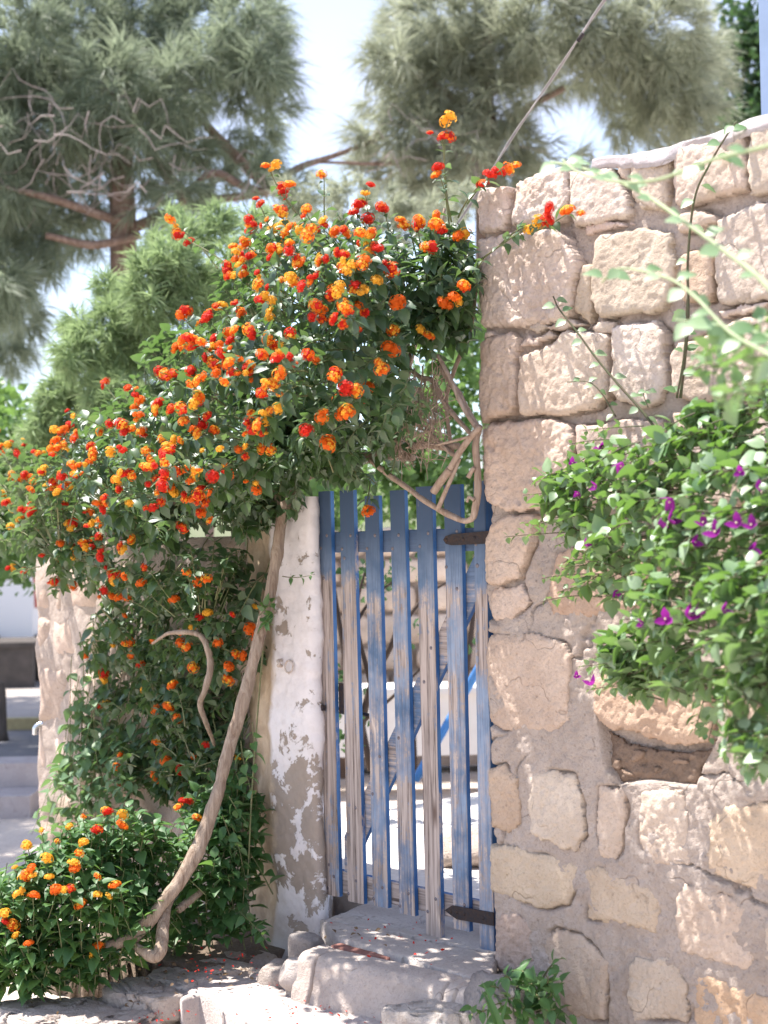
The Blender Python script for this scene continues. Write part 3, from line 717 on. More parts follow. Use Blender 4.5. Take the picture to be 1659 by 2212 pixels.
lb = WL(690, 1522, YG + .07); le = WL(800, 1545, YG + .07)
bolt_ = obj('bolt_latch', mesh('bolt_latch', *tubes([(smooth_path([lb + (-.02, 0, 0), lb, le], 4), 0.007)], 8), M_IRON), gate)
obj('keeper', mesh('keeper', *join([box(SP - .010, SP + .016, .032, .05, lb[2] - .010, lb[2] + .012)]), M_IRON, False), bolt_)
lp = sz(742, 1507, RY0); obj('latch_plate', mesh('latch_plate', *box(lp[0] - .03, lp[0] + .012, RY0, RY0 + .012, lp[1] - .07, lp[1] + .06), M_IRON, False), gate)

# ------------------------------------------------------------------ steps, kerb stones, rocks
steps = thing('stone_steps', 'worn pale stone steps leading up to the blue gate', 'steps', wall=True)
def gl2(pts, z): return np.array([GL(x, y, z)[:2] for x, y in pts])
def slab(name, pl, ztop, back, seed, parent, m=M_SLAB, hh=0.009, rough=0.006, bev=0.012, slope=(0, 0), tint=(1, 1, 1), jag=0.008, grooves=(), gd=.03):
    lo, hi = pl.min(0) - .03, pl.max(0) + .03
    A, B = np.meshgrid(np.arange(lo[0], hi[0], hh), np.arange(lo[1], hi[1], hh), indexing='ij'); P = p3(A, B, seed * 1.7)
    d = sdf(pl, A, B) + (fbm(P, 10, 3, seed) * jag * 1.6 + fbm(P, 45, 3, seed + 4) * jag * .5).reshape(A.shape)
    H = ztop - bev * np.exp(-np.maximum(d, 0) / (bev * 0.8)) + (fbm(P, 5, 5, seed + 9) * rough * 1.6 + fbm(P, 30, 4, seed + 2) * rough * .5).reshape(A.shape)
    H = H + (A - pl[:, 0].mean()) * slope[0] + (B - pl[:, 1].mean()) * slope[1]
    for gv in grooves:
        gp = smooth_path(np.c_[np.asarray(gv), np.zeros(len(gv))], 8)[:, :2]; dd = np.full(A.shape, 9.0)
        for a_, b_ in zip(gp[:-1], gp[1:]):
            e = b_ - a_; t = np.clip(((A - a_[0]) * e[0] + (B - a_[1]) * e[1]) / (e @ e + 1e-12), 0, 1); dd = np.minimum(dd, np.hypot(A - a_[0] - e[0] * t, B - a_[1] - e[1] * t))
        H -= gd * np.exp(-((dd + (fbm(P, 25, 3, seed + 70) * .006).reshape(A.shape)) / .0065) ** 2)
    V, F = sheet(A, B, H, d > 0, back, top_map)
    return obj(name, mesh(name, V, F[:, ::-1], m), parent, tint)
cA0, cA1 = GL(700, 1990, 0), GL(1075, 2060, 0)
slab('threshold_slab', np.array([(SP - .05, .45), (.2, .45), (cA1[0], cA1[1] + .006), ((cA0[0] + cA1[0]) / 2, (cA0[1] + cA1[1]) / 2 + .012), (cA0[0], cA0[1] + .006)]), 0.004, -.2, 3, steps, bev=.006, hh=.007, grooves=[[(-.62, -.1), (-.55, .1), (-.58, .4)]], gd=.012)
bB0, bB1 = GL(728, 2031, -.01), GL(1060, 2124, -.01)
slab('threshold_slab', np.array([(cA0[0] - .02, cA0[1]), ((cA0[0] + cA1[0]) / 2, (cA0[1] + cA1[1]) / 2), (cA1[0], cA1[1]), (bB1[0], bB1[1]), ((bB0[0] + bB1[0]) / 2, (bB0[1] + bB1[1]) / 2 + .01), (bB0[0], bB0[1])]), 0.0, -.2, 5, steps, bev=.008, slope=(-.01, .03))
slab('red_stone', gl2([(712, 2040), (738, 2034), (812, 2056), (850, 2070), (800, 2066)], -.012), -.012, -.1, 8, steps, tint=(.62, .36, .33), bev=.004, jag=.003)
# the riser: a long stone with a rounded, sloping front
rl, rr_ = GL(672, 2050, -.015), GL(1068, 2140, -.02)
n = 240; ss = np.linspace(0, 1, n); m_ = 40
base = rl[:2] + np.outer(ss, (rr_ - rl)[:2])
prof = np.array([(0.05, -.012), (0.0, -.014), (-.035, -.020), (-.062, -.040), (-.08, -.075), (-.105, -.13), (-.125, -.20), (-.13, -.25)])
pr = smooth_path(np.c_[prof, np.zeros(len(prof))], 6)[:, :2]
V = np.array([[(b[0] - p[0] * 0.05, b[1] + p[0], p[1]) for p in pr] for b in base]).reshape(-1, 3)
nn = fbm(V, 5, 5, 71) * .022 + fbm(V * np.array([1, 1, 6]), 14, 4, 73) * .004
tt_ = np.repeat(ss, len(pr)); wv = fbm(V * np.array([0, 0, 1.0]), 9, 3, 75) * .02
for c0_, dp in ((.10, .03), (.80, .02), (.86, .016)): nn = nn - dp * np.exp(-((tt_ - c0_ + wv) / .006) ** 2)
V[:, 1] -= nn; V[:, 2] += nn * .25
idx = np.arange(len(V)).reshape(n, len(pr)); F = np.stack([idx[:-1, :-1], idx[:-1, 1:], idx[1:, 1:], idx[1:, :-1]], -1).reshape(-1, 4)
Rbm = mesh('riser_stone', V, F, M_SLAB); obj('riser_stone', Rbm, steps, (1.0, .97, .95))
# small broken stones at the left of the riser
def stone_at(parent, name, xd, yd, z, dims, seed, m=M_SLAB, rot=0.0, tint=(1, 1, 1), **kw):
    V, F = rock(dims, seed, **kw); c, s = math.cos(rot), math.sin(rot)
    V = V @ np.array([[c, s, 0], [-s, c, 0], [0, 0, 1]])
    l = GL(xd, yd, z); V = V + np.array([l[0], l[1], z - dims[2]])
    me = mesh(name, V if parent is None or parent.matrix_world != Matrix.Identity(4) else to_world(V), F, m)
    return obj(name, me, parent, tint)
stone_at(steps, 'broken_stone', 648, 2062, -.03, (.085, .06, .09), 21, rot=.3, flat_top=.8, pw=.36, cuts=12, sub=4, rough=.06)
stone_at(steps, 'broken_stone', 690, 2035, -.008, (.10, .04, .05), 22, rot=.1, flat_top=.7, pw=.36, cuts=12, sub=4, rough=.05)
stone_at(steps, 'broken_stone', 650, 2106, -.11, (.07, .05, .07), 23, rot=-.2, flat_top=.8, pw=.36, cuts=12, sub=4, rough=.06)
stone_at(steps, 'broken_stone', 604, 2066, -.085, (.085, .08, .07), 24, m=M_ROCK, rot=.2, cuts=14, flat_top=.6, pw=.36, sub=4, rough=.10, tint=(.95, .9, .88))
stone_at(steps, 'broken_stone', 666, 2014, .02, (.075, .05, .06), 25, m=M_GREYROCK, rot=.4, pw=.36, cuts=12, sub=4, rough=.12, tint=(1.3, 1.25, 1.2))
stone_at(steps, 'broken_stone', 800, 2155, -.16, (.14, .05, .05), 26, rot=.12, flat_top=.7, pw=.36, cuts=12, sub=4, rough=.05)
# the lower tread
lt = gl2([(430, 2143), (457, 2153), (477, 2168), (517, 2190), (560, 2215), (640, 2260), (760, 2330), (1000, 2300)], -.184)
rt = gl2([(1090, 2190), (840, 2160), (700, 2106), (553, 2094), (433, 2101), (395, 2124), (384, 2155)], -.184)
slab('tread_slab', np.concatenate([lt, rt]), -.184, GZ - .03, 41, steps, hh=.0065, grooves=[gl2([(560, 2096), (610, 2100), (680, 2112), (720, 2128), (750, 2136), (790, 2142), (820, 2160), (850, 2175), (890, 2190)], -.184), gl2([(520, 2100), (600, 2130), (680, 2150), (760, 2200)], -.184)], gd=.022, rough=.009, bev=.022, jag=.014, tint=(.98, .97, 1.0))

ledge = thing('rock_ledge', 'pale weathered rock ledge edging the flower bed beside the steps', 'rock ledge', wall=True)
for i, (xd, yd, z, dims, rot, tint, kw) in enumerate([
    (110, 2145, -.17, (.30, .22, .14), .3, (1.05, 1.0, .98), dict(rough=.15, crack=.9, flat_top=.6, cuts=12, sub=6)),
    (250, 2150, -.19, (.26, .24, .12), .1, (1.03, .98, .96), dict(rough=.13, crack=1.0, flat_top=.6, cuts=12, sub=6)),
    (315, 2098, -.13, (.20, .17, .12), -.3, (1.0, .95, .92), dict(rough=.14, crack=.9, flat_top=.55, cuts=12)),
    (400, 2078, -.13, (.17, .14, .11), .2, (.96, .92, .9), dict(rough=.13, crack=.9, flat_top=.55, cuts=12)),
    (480, 2058, -.12, (.17, .09, .10), .1, (1.0, .92, .86), dict(rough=.11, cuts=14, flat_top=.5, crack=.7)),
    (548, 2046, -.145, (.15, .08, .07), .2, (.98, .9, .84), dict(rough=.11, cuts=14, flat_top=.5)),
    (520, 2086, -.17, (.22, .05, .08), .1, (.95, .9, .88), dict(rough=.08)),
    (330, 2152, -.23, (.13, .07, .07), .15, (1.0, .92, .85), dict(rough=.10, crack=.5)),
    (322, 2182, -.31, (.10, .05, .05), -.1, (1.03, 1.0, .98), dict(rough=.10)),
    (40, 2200, -.27, (.26, .20, .12), .5, (1.05, 1.0, .97), dict(rough=.14, crack=.9, flat_top=.55, cuts=12, sub=6)),
    (380, 2130, -.20, (.075, .11, .12), .3, (1.0, .97, .97), dict(rough=.10)),
    (200, 2212, -.31, (.30, .18, .10), .1, (1.06, 1.02, 1.0), dict(rough=.10, flat_top=.5, crack=.9, sub=6)),
]):
    stone_at(ledge, 'rock', xd, yd, z, dims, 101 + i, M_ROCK, rot, tint, **kw)
bl = GL(1062, 2150, -.20)
b1_ = stone_at(None, 'boulder', 1075, 2104, .05, (.125, .10, .16), 141, M_GREYROCK, .4, (1.5, 1.45, 1.4), rough=.14, crack=.6); b1_.matrix_world = WALL_M
tag(b1_, 'grey rough boulder against the wall foot beside the steps', 'boulder', 'boulders at the foot of the steps')
b2_ = stone_at(None, 'boulder', 930, 2146, -.03, (.20, .13, .16), 143, M_ROCK, .45, (1.12, 1.1, 1.08), rough=.15, crack=.9, cuts=14, flat_top=.7); b2_.matrix_world = WALL_M
tag(b2_, 'white sunlit boulder at the bottom right end of the steps', 'boulder', 'boulders at the foot of the steps')
# soil of the bed
M_SOIL = ground_mat('bed_soil', (0.10, 0.075, 0.055), (0.15, 0.11, 0.085), (0.2, 0.15, 0.11), 2.0, 0.8)
A, B = np.meshgrid(np.linspace(-2.9, -1.18, 110), np.linspace(-1.05, 0.2, 60), indexing='ij'); P = p3(A, B, 1.0)
V, F = sheet(A, B, -0.17 - 0.20 * np.clip((-2.0 - A) / 0.8, 0, 1) + (fbm(P, 4, 4, 6) * .03).reshape(A.shape), B > -0.62 + 0.12 * np.sin(A * 4), GZ - .05, top_map)
so = obj('soil', mesh('soil', V, F[:, ::-1], M_SOIL)); so.matrix_world = WALL_M; structure(so)

# ------------------------------------------------------------------ courtyard behind the gate, street on the left
M_YARD = ground_mat('courtyard_paving', (0.60, 0.56, 0.52), (0.66, 0.62, 0.58), (0.50, 0.45, 0.41))
V, F = box(-2.6, 9.0, 0.45, 11.5, GZ - .5, -0.006)
structure(tagless := obj('courtyard', mesh('courtyard', V, F, M_YARD, False))).matrix_world = WALL_M
bw_Y = 12.6
bw = thing('courtyard_wall', 'sunlit rubble wall at the back of the courtyard behind the gate', 'wall', (0, bw_Y, 0))
rg = np.random.default_rng(15); z = 0.0
V, F = box(-2.6, 5.2, .06, .5, -.3, 1.62); obj('mortar', mesh('mortar', V, F, M_MORTAR, False), bw)
V0, F0 = ico(2)
while z < 1.6:
    hgt = rg.uniform(.2, .34); s = -2.5
    while s < 5.1:
        w = rg.uniform(.25, .55)
        if -1.2 < s < 2.2:
            V = np.sign(V0) * np.abs(V0) ** .45; V = V * np.array([w / 2 - .012, .09, hgt / 2 - .012]) * (1 + .06 * fbm(V0, 2, 2, int(rg.integers(999))))[:, None]
            obj('stone', mesh('stone', V + np.array([s + w / 2, .05, z + hgt / 2]), F0, M_STONE), bw, tuple(np.array([1.25, 1.2, 1.14]) * rg.uniform(.9, 1.15)))
        s += w
    z += hgt
le_ = thing('white_ledge', 'low white masonry ledge in front of the courtyard wall', 'ledge', (0, 0, 0))
p = atY(820, 1470, 11.8)
M_WHITE = plain('whitewash', (0.74, 0.71, 0.69), .9, .12, 6)
obj('ledge_body', mesh('ledge_body', *box(-1.2, 1.6, 11.5, 11.9, -.05, .42), M_WHITE, False), le_)
obj('ledge_top', mesh('ledge_top', *box(-1.25, 1.65, 11.44, 11.95, .423, .47), M_WHITE, False), le_)
M_BLUE = plain('bright_blue_paint', (0.06, 0.22, 0.55), .5, .1)
pa, pb = atY(985, 1530, 10.0), atY(1050, 1415, 9.6)
bp = obj('leaning_pole', mesh('leaning_pole', *tubes([(smooth_path([np.array([pa[0] - .28, pa[1] + .05, -.01]), pa, pb, pb + (pb - pa) * 1.2], 5), .028)], 10), M_BLUE)); tag(bp, 'bright blue pole leaning in the courtyard behind the gate', 'pole')
yb_ = rock((.22, .16, .10), 171, rough=.12, sub=4); pr_ = ground(1040, 1860, 0.0)
tag(obj('yard_stone', mesh('yard_stone', yb_[0] + pr_ + np.array([0, 0, .06]), yb_[1], M_ROCK), None, (1.05, .95, .9)), 'pale stone lying on the courtyard behind the gate hinge', 'stone')

# street
M_ROAD = ground_mat('asphalt', (0.10, 0.10, 0.11), (0.14, 0.14, 0.15), (0.18, 0.17, 0.17))
M_PAVER = ground_mat('street_paving', (0.30, 0.27, 0.25), (0.38, 0.34, 0.31), (0.24, 0.2, 0.18), .7)
stx0, stx1 = -14.0, -2.62
V, F = box(stx0, stx1, 11.6, 13.8, GZ - .4, -.05); structure(obj('road', mesh('road', V, F, M_ROAD, False)))
M_YEL = plain('yellow_paint', (0.42, 0.36, 0.20), .8, .3, 20)
V, F = box(stx0, stx1, 13.8, 24.0, GZ - .4, .035); structure(obj('pavement', mesh('pavement', V, F, M_PAVER, False)))
V, F = box(stx0, stx1, 13.70, 13.80, GZ - .3, .055); ky = structure(obj('kerb', mesh('kerb', V, F, M_YEL, False)))
ws = thing('street_steps', 'low white stone steps beside the road at the left edge', 'steps', (-3.6, 10.9, 0))
for (y0, y1, z1, xx) in ((0, .42, -.20, 1.0), (.42, .8, -.02, 1.0)):
    V, F = box(-5.0, xx, y0, y1, GZ - .02, z1); obj('step', mesh('step', V, F, M_CAP, False), ws)
dw = thing('planter', 'dark stone planter box beyond the street at the left edge', 'planter', (-4.9, 17.0, 0.03))
M_DSTONE = stone_mat('dark_stone', (0.06, 0.055, 0.05), (0.10, 0.09, 0.085), (0.15, 0.13, 0.12))
for (x0, x1, y0, y1, z0, z1, nm) in ((-1.6, .9, 0, .12, 0, .46, 'planter_side'), (-1.6, .9, .9, 1.0, 0, .46, 'planter_side'), (-1.62, .92, -.03, 1.03, .462, .52, 'planter_rim')):
    obj(nm, mesh(nm, *box(x0, x1, y0, y1, z0, z1), M_DSTONE, False), dw)
# parked van, mostly cut off by the frame
M_VAN = plain('white_car_paint', (0.78, 0.79, 0.82), .3, .03, 2); M_GLASS = plain('dark_glass', (.02, .025, .03), .1); M_TYRE = plain('tyre', (.025, .025, .025), .9); M_LAMP = plain('tail_lamp', (.45, .05, .03), .3)
van = thing('parked_van', 'white van parked across the street at the left edge', 'van', (-6.3, 19.2, 0.04))
prof = np.array([(-2.2, .32), (-2.25, .8), (-2.0, 1.0), (-1.5, 1.12), (-1.0, 1.85), (-.8, 1.95), (1.85, 1.98), (1.98, 1.9), (2.05, 1.1), (2.06, .35)])
n = len(prof); rows = []
for yy, sc in ((-.86, .97), (-.80, 1.0), (.80, 1.0), (.86, .97)):
    rows.append([(x * sc, yy, .32 + (z - .32) * sc) for x, z in prof])
V = np.array(rows).reshape(-1, 3); F = [tuple(range(n)), tuple(3 * n + k for k in range(n - 1, -1, -1))]
for r in range(3):
    for k in range(n): F.append((r * n + k, (r + 1) * n + k, (r + 1) * n + (k + 1) % n, r * n + (k + 1) % n))
obj('body', mesh('body', V, F, M_VAN, False), van)
for xw in (-1.35, 1.35):
    for yw in (-.82, .82):
        w_ = obj('wheel', mesh('wheel', *tubes([(np.array([(xw, yw - .09, .31), (xw, yw + .09, .31)]), .31)], 24), M_TYRE), van)
        obj('rim', mesh('rim', *tubes([(np.array([(xw, yw - .095, .31), (xw, yw + .095, .31)]), .18)], 18), M_VAN), w_)
for (x0, x1) in ((-.9, .1), (.2, 1.1), (1.2, 1.85)):
    obj('window', mesh('window', *box(x0, x1, -.872, -.84, 1.2, 1.72), M_GLASS, False), van)
obj('tail_lamp', mesh('tail_lamp', *box(1.9, 2.075, -.84, -.66, .85, 1.25), M_LAMP, False), van)
obj('bumper', mesh('bumper', *box(1.9, 2.14, -.85, .85, .34, .52), M_GLASS, False), van)
bo = thing('bollard', 'dark bollard cut by the left edge of the street', 'bollard', ground(2, 1600, -.05))
obj('shaft', mesh('shaft', *tubes([(np.array([(0, 0, 0), (0, 0, .08), (0, 0, .42), (0, 0, .5)]), [.07, .055, .05, .03])], 14), M_DSTONE), bo)
tp = thing('water_tap', 'small silver tap with black handle at the end of the rough wall', 'tap', WL(125, 1562, .2) @ np.array([WR, WY, [0, 0, 1]]) + P0)
M_CHROME = plain('chrome', (.6, .62, .66), .25, .1, 20, .9)
obj('spout', mesh('spout', *tubes([(smooth_path([(.10, 0, -.02), (.02, 0, 0), (-.08, 0, 0), (-.12, -.01, -.02), (-.125, -.01, -.06)], 5), .014)], 10), M_CHROME), tp)
obj('handle', mesh('handle', *tubes([(np.array([(-.05, -.01, .045), (.05, -.01, .045)]), .011), (np.array([(0, 0, 0), (0, 0, .045)]), .008)], 8), plain('black_plastic', (.02, .02, .022), .5)), tp)
obj('pipe', mesh('pipe', *tubes([(np.array([(.04, .02, -.05), (.05, .02, -.9)]), .026)], 10), M_RING), tp)
M_HILL = ground_mat('far_hill', (0.10, 0.13, 0.07), (0.15, 0.17, 0.10), (0.2, 0.19, 0.13), .05)
th = np.linspace(-.2, math.pi + .2, 90); hr = 220
hv = [(hr * math.cos(t), 20 + hr * math.sin(t), -3) for t in th] + [(hr * math.cos(t) * 1.05, 20 + hr * 1.05 * math.sin(t), 7 + 5 * math.sin(t * 5) + 2 * math.sin(t * 13)) for t in th] + [(hr * 1.4 * math.cos(t), 20 + hr * 1.4 * math.sin(t), -3) for t in th]
F = [(i + k * 90, i + 1 + k * 90, i + 1 + (k + 1) * 90, i + (k + 1) * 90) for k in range(2) for i in range(89)]
structure(obj('hills', mesh('hills', np.array(hv), np.array(F)[:, ::-1], M_HILL)))

# ------------------------------------------------------------------ plants: templates
def norm(v): return v / (np.linalg.norm(v) + 1e-9)
def leaf_t(ts, ws, droop=0.28, fold=0.35, petiole=0.12, serr=0.0):
    V, F = [], []
    ts = np.asarray(ts, float); ws = np.asarray(ws, float)
    for k, (t, w) in enumerate(zip(ts, ws)):
        w2 = w * (1 + serr * (1 if k % 2 else -1)); zc = -droop * t * t
        y = petiole + t * (1 - petiole)
        V += [(-w2, y - .03 * (k % 2) * (serr > 0), zc + fold * w2), (0, y, zc), (w2, y - .03 * (k % 2) * (serr > 0), zc + fold * w2)]
    for k in range(len(ts) - 1):
        a = 3 * k; F += [(a, a + 1, a + 4, a + 3), (a + 1, a + 2, a + 5, a + 4)]
    V += [(-.012, 0, 0), (.012, 0, 0)]; b = len(V) - 2; F.append((b, b + 1, 2, 0))
    return np.array(V), np.array(F)
LEAF_L = leaf_t([0, .15, .35, .55, .78, 1], [.05, .24, .31, .27, .14, .004])
t_ = np.linspace(0, 1, 13); LEAF_LH = leaf_t(t_, np.interp(t_, [0, .06, .15, .3, .45, .6, .8, 1], [.04, .16, .25, .31, .30, .25, .13, .003]), serr=.09)
LEAF_B = leaf_t([0, .12, .3, .5, .72, .9, 1], [.04, .26, .36, .34, .22, .09, .004], .22, .22, .16)
LEAF_C = leaf_t([0, .2, .45, .7, 1], [.05, .27, .33, .2, .004], .25, .2)
LEAF_N = leaf_t([0, .4, 1], [.02, .07, .003], .15, .1, .02)
def frames(L):
    """L: list of (p, dir, normal, size) -> p, X, Y, Z, s arrays"""
    p = np.array([l[0] for l in L]); d = np.array([l[1] for l in L]); n = np.array([l[2] for l in L]); s = np.array([l[3] for l in L])
    d /= np.linalg.norm(d, axis=1, keepdims=True) + 1e-9
    x = np.cross(d, n); x /= np.linalg.norm(x, axis=1, keepdims=True) + 1e-9
    z = np.cross(x, d); return p, x, d, z, s
def inst(T, L, off=np.zeros(3)):
    V, F = T; p, x, y, z, s = frames(L)
    W = (V[None, :, 0, None] * x[:, None] + V[None, :, 1, None] * y[:, None] + V[None, :, 2, None] * z[:, None]) * s[:, None, None] + (p - off)[:, None]
    FF = F[None] + (np.arange(len(L)) * len(V))[:, None, None]
    return W.reshape(-1, 3), FF.reshape(-1, F.shape[1])
def leaf_parts(name, me_list, L, parent, base):
    p, x, y, z, s = frames(L)
    for i in range(len(L)):
        M = Matrix(((x[i][0] * s[i], y[i][0] * s[i], z[i][0] * s[i], p[i][0] - base[0]), (x[i][1] * s[i], y[i][1] * s[i], z[i][1] * s[i], p[i][1] - base[1]),
                    (x[i][2] * s[i], y[i][2] * s[i], z[i][2] * s[i], p[i][2] - base[2]), (0, 0, 0, 1)))
        o = obj(name, me_list[i % len(me_list)], parent); o.matrix_basis = M
def head_mesh(outer, inner, seed, n=24, gap=0.0):
    rg = np.random.default_rng(seed); V, F, mi = [], [], []
    for k in range(n):
        ct = 1 - 1.25 * (k + .5) / n; th_ = k * 2.39996 + rg.normal(0, .12); st = math.sqrt(max(0, 1 - ct * ct))
        if rg.random() < gap: continue
        d = norm(np.array([st * math.cos(th_), st * math.sin(th_), ct * .8]) + rg.normal(0, .06, 3))
        c = d * np.array([1, 1, .8]) * rg.uniform(.90, 1.04)
        a = norm(np.cross(d, (0.3, 0.5, 0.81))); b = np.cross(d, a); r = rg.uniform(.25, .33); ph = rg.uniform(0, 6.28)
        for j in range(4):
            t0 = ph + j * math.pi / 2
            e = lambda t, q, h: c + (a * math.cos(t) + b * math.sin(t)) * r * q + d * h
            i0 = len(V); V += [c - d * .03, e(t0 - .62, .85, .03), e(t0, 1.1, -.01), e(t0 + .62, .85, .03)]
            F.append((i0, i0 + 1, i0 + 2, i0 + 3)); mi.append(0 if k > n * .36 else 1)
    Vi, Fi = ico(1); i0 = len(V); V += [tuple(v * np.array([.80, .80, .60])) for v in Vi]
    F += [tuple(f + i0) for f in Fi]; mi += [0] * len(Fi)
    return mesh('flower_head', np.array(V), F, [outer, inner], False, mi)
H_RED = [head_mesh(M_RED, M_RED, 1), head_mesh(M_RED, M_ORANGE, 2), head_mesh(M_RED, M_ORANGE, 3, 20, .2)]
H_ORG = [head_mesh(M_ORANGE, M_ORANGE, 4), head_mesh(M_ORANGE, M_YELLOW, 5), head_mesh(M_ORANGE, M_YELLOW, 6, 20, .15)]
H_YEL = [head_mesh(M_YELLOW, M_YELLOW, 7), head_mesh(M_YELLOW, M_YELLOW, 8, 18, .15), head_mesh(M_ORANGE, M_YELLOW, 9, 22)]
UP = np.array([0, 0, 1.0])
class Plant:
    def __init__(s): s.leaves, s.stems, s.heads = [], [], []
    def shoot(s, b, t, nodes=4, L=.075, arch=.12, heads=0, r=.0022, spread=1.0, droop=(-.45, .1), hs=.027, pal=(.38, .36), start=.3, rg=RNG, hd=None, clump=.03):
        b, t = np.asarray(b, float), np.asarray(t, float); ln = np.linalg.norm(t - b)
        mid = (b + t) / 2 + UP * arch * ln + rg.normal(0, .05 * ln, 3)
        tt = np.linspace(0, 1, 7)[:, None]; pts = b * (1 - tt) ** 2 + 2 * mid * tt * (1 - tt) + t * tt * tt
        s.stems.append((pts, np.linspace(r * 1.5, r * .7, 7)))
        ph = rg.uniform(0, 3.14)
        for k in range(nodes):
            u_ = start + (1 - start) * (k + .6) / nodes; q = b * (1 - u_) ** 2 + 2 * mid * u_ * (1 - u_) + t * u_ * u_
            a = norm(2 * (1 - u_) * (mid - b) + 2 * u_ * (t - mid))
            e1 = norm(np.cross(a, UP + rg.normal(0, .1, 3))); e2 = np.cross(e1, a)
            an = ph + k * 1.57; sd = e1 * math.cos(an) + e2 * math.sin(an)
            for sg in (1, -1):
                d = norm(sd * sg * spread + a * rg.uniform(.2, .7) + np.array([0, 0, rg.uniform(*droop)]))
                nrm_ = norm(UP * .55 + SUN_DIR * .55 + a * .3 + rg.normal(0, .28, 3))
                sz_ = L * rg.uniform(.6, 1.1) * (1 - .45 * max(0, (u_ - .7) / .3))
                s.leaves.append((q, d, nrm_, sz_))
        a = norm(t - mid)
        for k in range(heads):
            dd = norm(a * .5 + UP * .45 + rg.normal(0, .45, 3)) if hd is None else norm(np.asarray(hd) + rg.normal(0, .35, 3))
            hp = t + norm(a * .4 + rg.normal(0, .7, 3) + UP * .3) * clump * (0.4 + k * .55)
            s.stems.append((np.array([t - a * .02, (t + hp) / 2, hp - dd * hs * .3]), np.array([.0014, .0012, .0011])))
            x = rg.random(); hm = H_RED if x < pal[0] else (H_ORG if x < pal[0] + pal[1] else H_YEL)
            s.heads.append((hp, dd, hs * rg.choice([.6, .85, 1.0, 1.0, 1.12]) * rg.uniform(.85, 1.05), hm[int(rg.integers(3))]))
    def build(s, root, base, leafT, leafH, lm, stem_m, nmax=300, leaf_name='leaf', key=None, head_name='flower_head', stem_name='stems'):
        base = np.asarray(base, float)
        if s.stems: obj(stem_name, mesh(stem_name, *(lambda V, F: (V - base, F))(*tubes(s.stems, 5, False)), stem_m), root, kind='stuff')
        L = s.leaves
        if key is None: key = lambda l: (l[0] - P0) @ WY + RNG.normal(0, .10)
        inv = [l for l in L if -60 < proj(l[0])[0] < 1720 and -60 < proj(l[0])[1] < 2270]
        L2 = sorted(inv, key=key); big = L2[:nmax]; ids = set(map(id, big)); rest = [l for l in L if id(l) not in ids]
        if rest: obj('foliage', mesh('foliage', *inst(leafT, rest, base), lm), root, kind='stuff')
        ml = [mesh('leaf', leafH[0] * np.array([f, 1, f2]), leafH[1], lm) for f, f2 in ((1, 1), (.88, 1.5), (1.06, .6))]
        leaf_parts(leaf_name, ml, big, root, base)
        Hs = s.heads[:300]
        for hp, dd, sc, me in Hs:
            q = Vector(dd).to_track_quat('Z', 'Y'); o = obj(head_name, me, root)
            o.matrix_basis = Matrix.Translation(Vector(hp - base)) @ q.to_matrix().to_4x4() @ Matrix.Diagonal((sc, sc, sc * .8, 1))
        if len(s.heads) > 300:
            VV, FF, MI, n0 = [], [], [], 0
            for hp, dd, sc, me in s.heads[300:]:
                q = np.array(Vector(dd).to_track_quat('Z', 'Y').to_matrix()); v = np.empty(len(me.vertices) * 3); me.vertices.foreach_get('co', v); v = v.reshape(-1, 3) * sc @ q.T + hp - base
                VV.append(v); FF += [tuple(i + n0 for i in pl.vertices) for pl in me.polygons]; k0 = me.materials[0]; k1 = me.materials[1]
                cols = [M_RED, M_ORANGE, M_YELLOW]; MI += [cols.index((k0, k1)[pl.material_index]) for pl in me.polygons]; n0 += len(v)
            obj('small_flower_heads', mesh('small_flower_heads', np.concatenate(VV), FF, cols, False, MI), root, kind='stuff')

# ------------------------------------------------------------------ the big lantana over the gate
ELL = [  # outline ellipses of the canopy and its depth in front of / behind the wall face
 (900, 600, 150, 150, .05, .33), (690, 640, 230, 180, -.05, .68), (560, 850, 310, 190, -.12, .82), (330, 1010, 270, 150, -.18, .72), (110, 1120, 150, 165, -.05, .40),
 (350, 1180, 230, 150, -.08, .40), (440, 1350, 120, 200, .0, .26), (390, 1560, 120, 190, .06, .18), (780, 850, 200, 150, -.08, .65), (975, 640, 55, 160, .02, .12), (760, 1000, 110, 55, -.02, .2), (545, 1075, 110, 80, .0, .3), (450, 1680, 75, 140, .05, .16), (290, 1390, 110, 130, .06, .16), (290, 1580, 90, 140, .08, .12)]
def canopy(x, y):
    best = None
    for (cx, cy, rx, ry, yc, yr) in ELL:
        q = ((x - cx) / rx) ** 2 + ((y - cy) / ry) ** 2
        if q < 1:
            f = yc - yr * math.sqrt(1 - q); bk = yc + yr * math.sqrt(1 - q) * .8
            best = (f, bk) if best is None else (min(best[0], f), max(best[1], bk))
    return best
def in_poly(poly, x, y): return sdf(poly, np.array([x]), np.array([y]))[0] > 0
lant_base = atY(300, 2055, 6.02)
lant_base[2] = -0.16
lant = thing('lantana', 'large lantana with red and orange flowers arching over the blue gate', 'flowering shrub', lant_base)
LB = lant_base
def DY(path): return np.array([atY(x, y, Y) for x, y, Y in path])
trunk_p = [(286, 2030, 6.04), (345, 1960, 6.08), (398, 1890, 6.12), (440, 1800, 6.18), (470, 1710, 6.22), (500, 1600, 6.27), (530, 1500, 6.30), (558, 1390, 6.33), (585, 1280, 6.36), (600, 1180, 6.40), (616, 1090, 6.42), (655, 1035, 6.42), (730, 1000, 6.4), (820, 985, 6.35), (890, 985, 6.2)]
